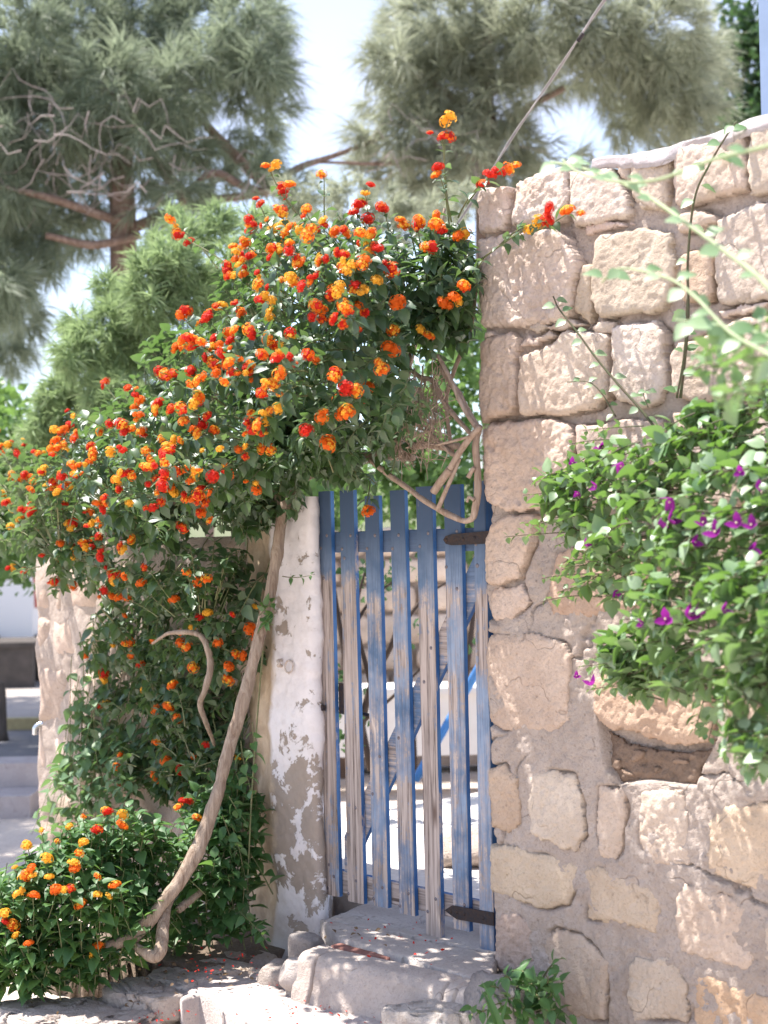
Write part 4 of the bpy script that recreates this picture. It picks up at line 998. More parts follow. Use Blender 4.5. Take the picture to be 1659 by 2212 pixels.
def woody(path, r, jit=.002, m=6):
    p = smooth_path(DY(path) if len(path[0]) == 3 and path[0][0] > 5 else path, m); rr = lerp_r(r, len(p)) * (1 + .26 * fbm(p, 13, 4, 3) + .10 * fbm(p, 40, 2, 12)); 
    p = p + np.stack([fbm(p, 9, 3, 6), fbm(p, 9, 3, 7), fbm(p, 9, 3, 8)], 1) * jit * 2
    return p - LB, rr
obj('trunk', mesh('trunk', *tubes([woody(trunk_p, [.028, .027, .029, .026, .027, .025, .026, .024, .022, .024, .02], .003, 10)], 16), M_BARK), lant)
obj('trunk', mesh('trunk', *tubes([woody([(225, 2046, 6.0), (262, 2036, 6.02), (292, 2024, 6.04), (300, 2016, 6.05)], [.02, .024, .026, .022], .002)], 14), M_BARK), lant)
obj('trunk', mesh('trunk', *tubes([woody([(284, 2040, 6.02), (308, 2055, 5.99), (332, 2066, 5.98), (346, 2050, 6.0), (352, 2005, 6.06), (362, 1955, 6.14), (380, 1905, 6.25), (405, 1850, 6.4)], [.016, .02, .025, .025, .024, .022, .02, .016], .002)], 14), M_BARK), lant)
obj('limb', mesh('limb', *tubes([woody([(385, 1965, 6.2), (420, 1935, 6.3), (440, 1920, 6.4)], [.018, .019, .018])], 12), M_BARK), lant)
obj('limb', mesh('limb', *tubes([woody([(330, 1390, 6.9), (360, 1370, 6.72), (388, 1366, 6.62), (425, 1370, 6.58), (447, 1395, 6.55), (454, 1440, 6.54), (443, 1490, 6.54), (432, 1520, 6.58), (445, 1560, 6.62), (465, 1610, 6.75)], [.006, .009, .013, .014, .014, .013, .012, .008])], 12), M_BARK), lant)
for lp_ in ([(616, 1095, 6.42), (560, 1040, 6.5), (450, 1060, 6.65), (300, 1110, 6.85), (150, 1150, 7.05)], [(640, 1045, 6.42), (600, 900, 6.5), (480, 850, 6.6), (330, 960, 6.8)], [(700, 1010, 6.4), (720, 850, 6.4), (700, 700, 6.4), (660, 560, 6.4)], [(820, 985, 6.35), (880, 800, 6.3), (920, 640, 6.2), (960, 450, 6.1)]):
    obj('limb', mesh('limb', *tubes([woody(lp_, [.017, .012, .006], .004)], 9), M_BARK), lant)
# bare looping branches beside the stone wall
Z6 = lambda pts, y: [P0 + WL(795 + x / 4.8, 725.8 + yy / 4.8, y) @ np.array([WR, WY, [0, 0, 1]]) for x, yy in pts]
def dead(pts, r, y, jit=.002):
    return woody(np.array(Z6(pts, y)), r, jit, 6)
for pts, r, y in (
    ([(20, 1290), (230, 1450), (430, 1590), (560, 1690), (740, 1800), (880, 1870), (1000, 1912), (1085, 1880), (1112, 1780), (1140, 1600), (1132, 1400), (1110, 1200), (1122, 1080), (1150, 980)], [.012, .0125, .0125, .012, .013, .0125, .012], -.03),
    ([(1150, 985), (1080, 850), (1000, 700), (920, 560), (800, 400), (750, 300)], [.011, .010, .010, .009], -.045),
    ([(1130, 960), (1020, 800), (940, 640), (880, 500), (800, 330), (720, 200)], [.010, .009, .009, .008], -.075),
    ([(1165, 940), (1040, 1080), (920, 1250), (850, 1380)], [.011, .012, .012, .013], -.09),
    ([(850, 1385), (760, 1500), (680, 1620)], [.0155, .0155, .0155], -.085),
    ([(1060, 1010), (900, 830), (790, 680), (720, 540), (660, 450), (550, 430), (420, 330)], [.009, .010, .011, .010, .009], -.02),
    ([(718, 1795), (800, 1620), (900, 1400), (945, 1270)], [.009, .0085, .008], -.07),
    ([(880, 1220), (830, 900), (815, 650), (890, 380), (960, 180), (1040, 0), (1090, -200), (1120, -500)], [.007, .008, .009, .008, .006], .06),
    ([(700, 1135), (900, 1090), (1060, 1040)], [.005, .006, .005], -.10),
    ([(1100, 1370), (1060, 1430), (1040, 1470)], [.008, .009, .010], -.05),
    ([(1100, 1700), (1050, 1670), (1030, 1720)], [.007, .006, .005], -.05),
    ([(250, 1180), (420, 1150), (600, 1130), (780, 1150), (940, 1130)], [.018, .017, .013, .012], .05),
    ([(600, 960), (720, 1080), (850, 1200), (940, 1260)], [.008, .009, .008], .03)):
    obj('branch', mesh('branch', *tubes([dead(pts, r, y)], 10), M_TWIG), lant)
rg = np.random.default_rng(3)
tw = []
for i in range(95):
    x0, y0 = rg.uniform(330, 820), rg.uniform(200, 900); L_ = rg.uniform(200, 560)
    q = [(x0 + rg.normal(0, 25) * k, y0 + L_ * k / 4 + rg.normal(0, 20)) for k in range(5)]
    tw.append(dead(q, [.0026, .0022, .0012], rg.uniform(-.12, .12), .003))
for i in range(40):
    x0, y0 = rg.uniform(150, 600), rg.uniform(850, 1250)
    q = [(x0 + rg.normal(40, 30) * k, y0 + rg.normal(15, 50) * k) for k in range(4)]
    tw.append(dead(q, [.0024, .002, .001], rg.uniform(-.1, .1), .003))
obj('dry_twigs', mesh('dry_twigs', *tubes(tw, 5, False), M_TWIG), lant, kind='stuff')
PL = Plant(); rg = np.random.default_rng(21)
def lw_(l): return P0 + np.asarray(l) @ np.array([WR, WY, [0, 0, 1]])
def tip_at(x, y, back=0.0):
    c = canopy(x, y)
    if c is None: return None
    f, b = c; return lw_(WL(x, y, f + (b - f) * back)), f, b
SPINE = DY([(900, 700, 6.25), (760, 760, 6.4), (640, 860, 6.45), (480, 980, 6.6), (330, 1090, 6.8), (130, 1150, 7.05), (440, 1330, 6.65), (420, 1600, 6.75)])
def shoot_base(t, ln):
    q = SPINE[np.argmin(np.linalg.norm(SPINE - t, axis=1))]; d = norm(q - t + np.array([0, 0, -.12]))
    return t + d * min(ln, max(.10, np.linalg.norm(q - t)))
ZONE = np.array([(0, 965), (110, 930), (200, 870), (320, 800), (400, 720), (450, 610), (560, 480), (640, 480), (850, 520), (830, 600), (740, 720), (640, 850), (580, 960), (640, 1010), (450, 1110), (350, 1215), (230, 1300), (60, 1320), (0, 1290)], float)
# explicit sprays that stand out of the canopy
for (bx, by, tx_, ty_, y, hs_, pal, nn_) in [
    (975, 560, 955, 300, -.1, 3, (1, 0), 5), (970, 480, 965, 268, -.1, 2, (0, 0), 3), (975, 480, 950, 380, -.12, 2, (.7, .3), 3), (990, 470, 1055, 385, -.12, 3, (.9, .1), 4), (1010, 440, 1095, 360, -.12, 2, (0, .5), 2),
    (1040, 560, 1145, 488, -.14, 2, (.4, .1), 5), (1080, 530, 1185, 478, -.15, 3, (1, 0), 4), (1140, 505, 1235, 455, -.15, 2, (0, .6), 3), (1000, 640, 1045, 560, -.12, 0, (1, 0), 4),
    (700, 560, 610, 420, -.15, 4, (.9, .1), 5), (640, 460, 585, 372, -.15, 3, (0, .5), 3), (700, 520, 700, 380, -.1, 1, (0, 1), 3), (600, 560, 560, 440, -.2, 2, (.3, .2), 4),
    (560, 640, 405, 520, -.2, 3, (1, 0), 5), (470, 580, 385, 492, -.2, 3, (0, .4), 2), (640, 560, 545, 545, -.25, 2, (.5, .5), 3), (800, 560, 790, 425, -.1, 3, (.3, 0), 4), (780, 540, 770, 460, -.15, 3, (1, 0), 4), (850, 560, 830, 455, -.1, 2, (1, 0), 4),
    (330, 940, 225, 830, -.2, 3, (.5, .5), 4), (140, 1030, 25, 960, -.2, 3, (.4, .3), 5), (60, 1060, -20, 940, -.2, 2, (0, .5), 3), (520, 760, 390, 760, -.3, 2, (0, 1), 3), (900, 560, 880, 485, -.15, 2, (0, .9), 4), (720, 1020, 690, 950, -.35, 2, (0, .9), 3), (740, 920, 735, 870, -.38, 2, (0, .8), 3), (800, 900, 790, 840, -.38, 3, (.3, .7), 3), (930, 760, 915, 710, -.2, 2, (0, .6), 3), (800, 1040, 790, 1098, -.1, 2, (0, .6), 3)]:
    PL.shoot(lw_(WL(bx, by, y + .1)), lw_(WL(tx_, ty_, y)), nn_, .062, .05, hs_, .0028, rg=rg, pal=pal, clump=.035)
n_ = 0
while n_ < 262:
    x, y = rg.uniform(-40, 860), rg.uniform(450, 1330)
    if not in_poly(ZONE, max(x, 1), y): continue
    if fbm(np.array([[x / 60.0, y / 60.0, 3.3]]), 1, 2, 9)[0] + rg.uniform(-.35, .5) < 0: continue
    t = tip_at(x, y, rg.normal(-.03, .04))
    if t is None: continue
    t, f, b = t; t = t + np.array([rg.normal(0, .02), 0, rg.normal(0, .02)])
    if rg.random() < .35: t = t + UP * rg.uniform(.02, .10) + WT * rg.uniform(0, .06)
    yel = .22 + .25 * (y < 700)
    PL.shoot(shoot_base(t, rg.uniform(.16, .3)), t, 4, .072, .10, int(rg.choice([1, 2, 2, 3])), rg=rg, pal=(.42 - .1 * (y < 600), .25), hs=.0225); n_ += 1
for (x0, x1, y0, y1, k) in ((840, 1010, 480, 700, 9), (650, 860, 650, 1000, 12), (180, 560, 1240, 1420, 26), (160, 560, 1420, 1700, 26)):
    c = 0
    for _ in range(400):
        if c >= k: break
        x, y = rg.uniform(x0, x1), rg.uniform(y0, y1); t = tip_at(x, y, 0)
        if t is None: continue
        PL.shoot(shoot_base(t[0], .2), t[0], 4, .07, .05, 1 if y > 1240 else 2, rg=rg, pal=(.2, .6)); c += 1
n_ = 0
while n_ < 1150:      # leafy shoots through the whole volume
    e = ELL[int(rg.integers(len(ELL)))]
    x, y = rg.uniform(e[0] - e[2], e[0] + e[2]), rg.uniform(e[1] - e[3], e[1] + e[3])
    if (x > 880 and y > 720) or (x > 780 and y > 960): 
        if rg.random() < .88: continue
    t = tip_at(x, y, min(1, abs(rg.normal(0, .42))))
    if t is None: continue
    t = t[0]; hang = y > 1240
    b = shoot_base(t, rg.uniform(.14, .28)) if not hang else t + np.array([rg.normal(.05, .05), .06, rg.uniform(.06, .2)])
    PL.shoot(b, t, int(rg.integers(3, 6)), .082, .08 if not hang else .02, 0, rg=rg); n_ += 1
n_ = 0
while n_ < 420:      # the dark inside of the shrub
    x, y = rg.uniform(180, 860), rg.uniform(500, 1120); t = tip_at(x, y, rg.uniform(.35, 1.0))
    if t is None: continue
    PL.shoot(shoot_base(t[0], .2), t[0], 5, .09, .05, 0, rg=rg); n_ += 1
PL.build(lant, LB, LEAF_L, LEAF_LH, M_LANT, M_STEM)

# ------------------------------------------------------------------ the small lantana on the bed
sb = atY(170, 2080, 6.05); sb[2] = -.17
shr = thing('lantana_shrub', 'low lantana bush with yellow flowers on the rock ledge at bottom left', 'flowering shrub', sb)
PS = Plant(); rg = np.random.default_rng(33)
ELS = [(140, 1960, 190, 150, 6.12, .26), (290, 1880, 140, 110, 6.35, .16), (60, 2050, 120, 80, 6.05, .2), (250, 1810, 120, 80, 6.3, .2), (430, 1900, 120, 150, 6.5, .2), (480, 1780, 80, 130, 6.6, .15), (170, 2020, 90, 60, 6.1, .15), (480, 1950, 60, 70, 6.6, .12), (330, 1990, 80, 60, 6.5, .1)]
def tipS(x, y, back):
    best = None
    for (cx, cy, rx, ry, Y, yr) in ELS:
        q = ((x - cx) / rx) ** 2 + ((y - cy) / ry) ** 2
        if q < 1:
            f = Y - yr * math.sqrt(1 - q); bk = Y + yr * math.sqrt(1 - q); best = (f, bk) if best is None else (min(best[0], f), max(best[1], bk))
    return None if best is None else atY(x, y, best[0] + (best[1] - best[0]) * back)
def base_s(t): return t + np.array([rg.normal(0, .05), .06, -rg.uniform(.12, .22)])
HSP = [(60, 1830), (150, 1790), (180, 1770), (230, 1760), (265, 1790), (100, 1860), (75, 1890), (45, 1930), (70, 1940), (120, 1930), (160, 1880), (170, 1850), (180, 1830), (205, 1890), (215, 1930), (245, 1915), (175, 1960), (25, 2000), (35, 2025), (60, 2045), (10, 1980), (200, 1800), (130, 1820), (90, 1800), (240, 1935), (110, 1900), (50, 1900), (210, 2060), (30, 1880), (260, 1760), (410, 1735), (385, 1750), (425, 1760), (150, 1925)]
for x, y in HSP:
    t = tipS(x, y, 0.0)
    t = atY(x, y, 6.2 if t is None else t[1])
    PS.shoot(base_s(t), t, 4, .078, .05, int(rg.choice([1, 1, 2])), rg=rg, pal=(.12, .40), hs=.024)
n_ = 0
while n_ < 360:
    x, y = rg.uniform(-60, 580), rg.uniform(1660, 2150); t = tipS(x, y, min(1, abs(rg.normal(0, .35))))
    if t is None or t[2] < -.17 or y > 2140 - x * .38: continue
    b = base_s(t); b[2] = max(b[2], -.19); PS.shoot(b, t, int(rg.integers(3, 6)), .09, .05, 0, rg=rg, spread=.8, start=.05); n_ += 1
for x, y, Y in ((215, 2050, 5.95), (190, 2035, 5.95), (262, 2060, 6.0), (170, 2090, 5.9), (130, 2105, 5.9), (240, 2040, 6.0)):
    t = atY(x, y, Y); PS.shoot(t - UP * .1, t, 3, .07, .02, 1 if x in (215,) else 0, rg=rg, pal=(0, .3))
PS.build(shr, sb, LEAF_L, LEAF_LH, M_LSHR, M_STEM, 300, key=lambda l: l[0][1] + RNG.normal(0, .08))

# ------------------------------------------------------------------ creeper on the left wall, vine on the trunk
cb = lw_(np.array([-2.6, .05, -.15])); cre = thing('creeper', 'pale green creeper trailing down the rough wall on the left', 'climbing plant', cb)
PC = Plant(); rg = np.random.default_rng(44)
for i in range(26):
    x0 = rg.uniform(130, 330); y0 = rg.uniform(1340, 1640); x1 = x0 + rg.normal(-10, 40); y1 = min(1850, y0 + rg.uniform(120, 320))
    a, b = lw_(WL(x0, y0, .06)), lw_(WL(x1, y1, rg.uniform(-.06, .08)))
    PC.shoot(a, b, int(rg.integers(5, 9)), .085, 0, 0, .0015, rg=rg, start=.05)
for i in range(30):
    x0, y0 = rg.uniform(130, 320), rg.uniform(1600, 1800); b = lw_(WL(x0, y0, .06)); PC.shoot(b, b + np.array([rg.normal(0, .08), -.12, rg.normal(.02, .08)]), 4, .085, .1, 0, .0015, rg=rg, start=.05)
PC.build(cre, cb, LEAF_C, LEAF_C, M_CREEP, M_STEM, 280)
vb = atY(545, 2000, 6.45); vb[2] = -.17; vin = thing('vine', 'thin green vine climbing the lantana trunk beside the white post', 'climbing plant', vb)
PV = Plant()
for pts in ([(560, 1330, 6.3), (590, 1300, 6.3)], [(590, 1350, 6.3), (572, 1340, 6.28)], [(610, 1245, 6.42), (680, 1240, 6.3)], [(545, 1560, 6.3), (550, 1660, 6.3)], [(520, 1600, 6.35), (545, 1720, 6.35)], [(500, 1780, 6.4), (530, 1900, 6.4)], [(480, 1760, 6.4), (510, 1850, 6.4)], [(495, 1720, 6.4), (535, 1780, 6.38)], [(530, 1900, 6.4), (525, 2010, 6.3)], [(500, 1950, 6.4), (560, 2010, 6.2)], [(550, 2000, 6.3), (575, 2030, 6.15)], [(480, 2000, 6.4), (500, 1960, 6.35)], [(470, 1840, 6.4), (500, 1930, 6.4)]):
    PV.shoot(atY(*pts[0]), atY(*pts[1]), 4 if pts[0][1] != 1245 else 3, .066 if pts[0][1] != 1245 else .035, 0, 0, .0016, rg=rg, start=.1)
for x, y, Y in [(400 + 14 * k, 1990 + 20 * math.sin(k * 2.2), 6.35) for k in range(11)] :
    t = atY(x, y, Y); PV.shoot(t - UP * .1 + np.array([0, .05, 0]), t, 3, .085, .05, 0, rg=rg)
PV.stems.append((smooth_path(DY([(527, 2010, 6.4), (535, 1900, 6.42), (545, 1700, 6.42), (560, 1500, 6.42), (570, 1380, 6.34)]), 5), .004))
PV.build(vin, vb, LEAF_C, LEAF_LH, M_LSHR, M_STEM, 200)

# ------------------------------------------------------------------ bougainvillea in front of the wall on the right
bb_ = lw_(np.array([1.75, -.35, GZ])); bou = thing('bougainvillea', 'bougainvillea with magenta bracts spilling over the wall on the right', 'flowering shrub', bb_)
PB = Plant(); rg = np.random.default_rng(55)
ELB = [(1480, 1040, 210, 110, -.40, .16), (1285, 1060, 130, 85, -.28, .12), (1270, 1150, 90, 60, -.25, .1), (1590, 1150, 190, 150, -.58, .2), (1420, 1160, 180, 100, -.45, .16), (1340, 1220, 130, 80, -.36, .12), (1500, 1300, 170, 130, -.62, .2), (1640, 1370, 150, 180, -.78, .2), (1370, 1420, 110, 80, -.45, .12), (1500, 1440, 110, 80, -.6, .12), (1630, 1560, 80, 110, -.8, .15), (1580, 930, 120, 60, -.34, .12), (1660, 880, 70, 60, -.4, .12)]
def tipB(x, y, back):
    best = None
    for (cx, cy, rx, ry, yc, yr) in ELB:
        q = ((x - cx) / rx) ** 2 + ((y - cy) / ry) ** 2
        if q < 1:
            f = yc - yr * math.sqrt(1 - q); bk = min(-.03, yc + yr * math.sqrt(1 - q)); best = (f, bk) if best is None else (min(best[0], f), max(best[1], bk))
    return None if best is None else lw_(WL(x, y, best[0] + (best[1] - best[0]) * back))
n_ = 0
while n_ < 600:
    x, y = rg.uniform(1130, 1790), rg.uniform(780, 1680); t = tipB(x, y, min(1, abs(rg.normal(0, .3))))
    if t is None: continue
    b = t + WR * rg.uniform(.08, .18) + UP * rg.uniform(-.03, .06) - WY * rg.normal(0, .03)
    PB.shoot(b, t, int(rg.integers(3, 5)), float(rg.uniform(.05, .08)), .12, 0, .0018, rg=rg, spread=.9, droop=(-.25, .25)); n_ += 1
for x, y in ((1150, 1040), (1130, 1070), (1090, 1160), (1160, 1130), (1170, 1250), (1170, 1300), (1200, 1180), (1250, 1440), (1270, 1490), (1355, 1500), (1230, 960), (1260, 930), (1205, 1280), (1130, 1130)):
    t = lw_(WL(x, y, -.22)); PB.shoot(lw_(WL(x + 130, y - 10, -.28)), t, 5, .042, .06, 0, .0016, rg=rg, spread=.9)
for x, y, o_ in ((1500, 1580, -.4), (1530, 1600, -.42), (1560, 1640, -.45), (1470, 1510, -.36), (1600, 1660, -.5), (1420, 1480, -.33), (1360, 1470, -.3)):
    t = lw_(WL(x, y, o_)); PB.shoot(t + UP * .14 + WR * .05, t, 4, .06, 0, 0, .0018, rg=rg)
def vine(pts, y, L, r, mtl, nlv, thick=None, seed=0):
    rg2 = np.random.default_rng(seed)
    ys = np.linspace(*(y if isinstance(y, tuple) else (y, y)), len(pts))
    p = smooth_path(np.array([lw_(WL(a, b, yy)) for (a, b), yy in zip(pts, ys)]), 8)
    obj('stem', mesh('stem', *tubes([(p - bb_, lerp_r([r, r * .5], len(p)))], 8), mtl), bou)
    for k in range(nlv):
        i = int((k + .5) / nlv * (len(p) - 1)); sg = 1 if k % 2 else -1
        d = norm(np.array([sg * .8, -.2, rg2.uniform(-.6, .5)])); PB.leaves.append((p[i], d, norm(np.array([rg2.normal(0, .4), -.7, .7])), L * rg2.uniform(.7, 1.2)))
vine([(1470, 860), (1486, 700), (1486, 560), (1500, 430), (1530, 360), (1568, 295), (1592, 262)], -.06, .052, .0055, M_DSTEM, 13, seed=1)
vine([(1462, 860), (1478, 760), (1484, 640)], -.09, .05, .004, M_DSTEM, 5, seed=9)
vine([(1420, 930), (1380, 880), (1335, 830), (1285, 770), (1245, 715), (1208, 668), (1195, 640)], -.10, .048, .005, M_DSTEM, 14, seed=2)
vine([(1330, 900), (1300, 850), (1270, 825), (1225, 825)], -.10, .034, .003, M_DSTEM, 8, seed=3)
vine([(1400, 880), (1390, 850), (1405, 840)], -.10, .025, .002, M_DSTEM, 6, seed=4)
vine([(1720, 690), (1640, 600), (1560, 538), (1480, 480), (1400, 425), (1320, 385), (1245, 360), (1190, 350)], (-1.5, -1.1), .05, .0065, M_PSTEM, 15, seed=5)
vine([(1740, 290), (1640, 320), (1540, 345), (1420, 388), (1330, 392), (1250, 372), (1215, 345)], (-1.5, -1.2), .045, .005, M_PSTEM, 12, seed=6)
vine([(1800, 900), (1680, 780), (1580, 720), (1500, 640), (1440, 600), (1340, 580), (1300, 610)], (-1.6, -1.2), .055, .005, M_PSTEM, 15, seed=7)
vine([(1750, 760), (1640, 720), (1540, 700), (1460, 690)], (-1.5, -1.3), .07, .004, M_PSTEM, 10, seed=8)
for i in range(16):
    x, y = rg.uniform(1480, 1700), rg.uniform(660, 900); t = lw_(WL(x, y, rg.uniform(-1.5, -1.2))); PB.shoot(t + WR * .12, t, 3, .055, .1, 0, .0018, rg=rg)
# a long way behind the sprays hang main stems down to the root
for pts in ([(1.75, -.35, GZ), (1.7, -.45, .3), (1.55, -.45, .9), (1.25, -.4, 1.35), (.95, -.36, 1.5)], [(1.78, -.33, GZ), (1.8, -.4, .6), (1.7, -.4, 1.2), (1.45, -.36, 1.6)], [(1.80, -.36, GZ), (2.3, -.7, .6), (2.5, -1.2, 1.4), tuple(WL(1800, 690, -1.5))]):
    p = smooth_path(np.array([lw_(q) for q in pts]), 6); obj('stem', mesh('stem', *tubes([(p - bb_, lerp_r([.016, .006], len(p)))], 9), M_BARK), bou)
PB.build(bou, bb_, LEAF_B, leaf_t(np.linspace(0, 1, 9), np.interp(np.linspace(0, 1, 9), [0, .06, .15, .3, .5, .72, .9, 1], [.04, .16, .28, .36, .34, .22, .09, .003]), .22, .22, .16), M_BOUG, M_DSTEM, 300, key=lambda l: l[0] @ np.array([0, 1, 0]) - RNG.random() * .4 - (.9 if abs((l[0] - P0) @ WY) > 1 else 0))
def bract(seed):
    rg2 = np.random.default_rng(seed); V, F, mi = [], [], []
    for j in range(3):
        a = j * 2.094 + rg2.normal(0, .1); T = leaf_t([0, .2, .45, .7, 1], [.1, .36, .44, .30, .01], -.35, .25, 0.02)
        n0 = len(V); c, s = math.cos(a), math.sin(a)
        for v in T[0]:
            y, z = v[1], v[2] + v[1] * .75; V.append((v[0] * c - y * s, v[0] * s + y * c, z))
        F += [tuple(f + n0) for f in T[1]]; mi += [0] * len(T[1])
    Vi, Fi = ico(1); n0 = len(V); V += [tuple(v * .12 + np.array([0, 0, .5])) for v in Vi]; F += [tuple(f + n0) for f in Fi]; mi += [1] * len(Fi)
    return mesh('bract_flower', np.array(V), F, [M_MAG, M_CREAM], False, mi)
BR = [bract(k) for k in range(3)]
for x, y, s_ in [(1285, 980, 1), (1300, 965, .9), (1345, 997, 1), (1235, 1002, .6), (1290, 1050, .8), (1250, 1062, .7), (1455, 1075, 1.1), (1420, 1130, .9), (1445, 1128, .9), (1520, 1135, 1.0), (1550, 1155, 1.3), (1497, 1172, .8), (1595, 1135, 1.0), (1625, 1140, .9), (1620, 1188, .9), (1655, 990, .9), (1480, 1330, 1.3), (1440, 1340, 1.0), (1500, 1320, .8), (1560, 1320, .7), (1330, 1277, .7), (1245, 1462, .6), (1280, 1480, .8), (1262, 1178, .6), (1640, 1060, .8), (1600, 1020, .6), (1390, 1345, .6)]:
    t = tipB(x, y, 0.0)
    if t is None: t = lw_(WL(x, y, -.3))
    t = t + norm(EYE - t) * .02; dd = norm(norm(EYE - t) * .7 + UP * .3 + rg.normal(0, .4, 3)); sc = .029 * s_ * rg.uniform(.8, 1.15)
    o = obj('bract_flower', BR[int(rg.integers(3))], bou); o.matrix_basis = Matrix.Translation(Vector(t - bb_)) @ Vector(dd).to_track_quat('Z', 'Y').to_matrix().to_4x4() @ Matrix.Diagonal((sc, sc, sc, 1))

# ------------------------------------------------------------------ weeds, petals, cable, post
wb = lw_(GL(1120, 2200, -.3)); wd = thing('weed', 'leafy green weed growing at the wall foot beside the grey boulder', 'weed', wb)
PW = Plant(); rg = np.random.default_rng(66)
for x, y, L_ in ((1060, 2130, .07), (1090, 2110, .08), (1130, 2100, .08), (1150, 2125, .085), (1180, 2108, .08), (1215, 2070, .06), (1165, 2160, .09), (1100, 2160, .09), (1050, 2165, .07), (1130, 2180, .09), (1200, 2180, .09), (1140, 2140, .09), (1120, 2130, .09), (1070, 2170, .09), (1190, 2145, .08), (1145, 2190, .09), (1110, 2190, .1), (1215, 2120, .07), (1040, 2185, .07), (1230, 2200, .08), (1020, 2195, .05), (1080, 2200, .09), (1160, 2200, .09)):
    t = atY(x, y, 5.05); b = t * .4 + wb * .6; PW.shoot(b, t, 3, L_, .1, 0, .003, rg=rg, spread=1.1)
PW.build(wd, wb, LEAF_L, LEAF_LH, M_LSHR, M_STEM, 200)
LF = leaf_t(np.linspace(0, 1, 8), [.05, .06, .06, .055, .045, .035, .02, .002], .5, .5, 0.0)
for k in range(3):
    a = k * 2.1; p0_ = atY(1070 + 8 * k, 2230, 5.0); leaf_parts('strap_leaf', [mesh('strap_leaf', *LF, M_LSHR)], [(p0_, norm(np.array([math.cos(a) * .5, math.sin(a) * .3, 1])), norm(np.array([.2, -.9, .3])), 0.12 + .02 * (k % 3))], wd, wb)
rg = np.random.default_rng(77); pv = []
for xd, yd, z, sp, n in ((450, 2190, -.36 + .06, 40, 10), (330, 2195, -.25, 40, 16), (640, 2130, -.18, 70, 22), (760, 2190, -.18, 60, 12), (820, 2010, .006, 60, 8), (940, 2060, .006, 70, 6), (500, 2075, -.10, 40, 8), (430, 2100, -.12, 30, 8), (600, 2190, -.18, 60, 10)):
    for _ in range(n * 2):
        l = GL(xd + rg.normal(0, sp), yd + rg.normal(0, sp * .3), z); pv.append((lw_(l) + UP * .006, norm(rg.normal(0, 1, 3) * np.array([1, 1, .2])), norm(UP + rg.normal(0, .4, 3)), rg.uniform(.008, .016)))
obj('fallen_petals', mesh('fallen_petals', *inst(leaf_t([0, .4, .8, 1], [.1, .3, .3, .1], -.3, .5, .02), pv), M_RED), kind='stuff')
lv = []
for xd, yd, z, sp, n in ((450, 2060, -.12, 90, 26), (330, 2110, -.14, 60, 22), (620, 2110, -.18, 60, 18), (500, 2110, -.18, 50, 16), (760, 2020, .006, 60, 10), (200, 2160, -.2, 80, 18)):
    for _ in range(n):
        l = GL(xd + rg.normal(0, sp), yd + rg.normal(0, sp * .25), z); lv.append((lw_(l) + UP * .008, norm(rg.normal(0, 1, 3) * np.array([1, 1, .15])), norm(UP + rg.normal(0, .35, 3)), rg.uniform(.014, .032)))
M_DRY = leaf_mat('dry_leaf', (0.10, 0.06, 0.035), (0.24, 0.16, 0.09), (0.3, 0.2, 0.1), None, 0.8, 0.15)
obj('leaf_litter', mesh('leaf_litter', *inst(LEAF_C, lv), M_DRY), kind='stuff')
ca, cb2 = atY(1308, 0, 6.4), atY(1066, 362, 6.9)
dv = ca - cb2
c1 = thing('cable', 'thin grey cable running up diagonally in front of the pines', 'cable', cb2)
pts = np.array([dv * t + UP * .01 * math.sin(3.1 * t) for t in np.linspace(-.9, 1.5, 40)])
obj('strand', mesh('strand', *tubes([(pts, .0045)], 8), plain('cable_sheath', (.30, .27, .26), .6)), c1)
obj('strand', mesh('strand', *tubes([(pts + np.stack([.007 * np.cos(np.arange(40) * .5), np.zeros(40), .007 * np.sin(np.arange(40) * .5)], 1), .003)], 6), plain('cable_wire', (.38, .35, .34), .6)), c1)
kp = dv * .79; obj('clamp', mesh('clamp', *tubes([(np.array([kp - norm(dv) * .02, kp + norm(dv) * .02]), .010)], 8), M_IRON), c1)
ub = WL(1638, 0, .12); 
V, F = box(ub[0], ub[0] + .11, .12, .22, top_z(1.25) - .05, 3.9)
bpst = obj('timber_post', mesh('timber_post', V, F, plain('pale_blue_paint', (0.20, 0.27, 0.40), .7, .12, 12), False)); bpst.matrix_world = WALL_M
tag(bpst, 'pale blue painted post standing on the wall at the top right', 'post')

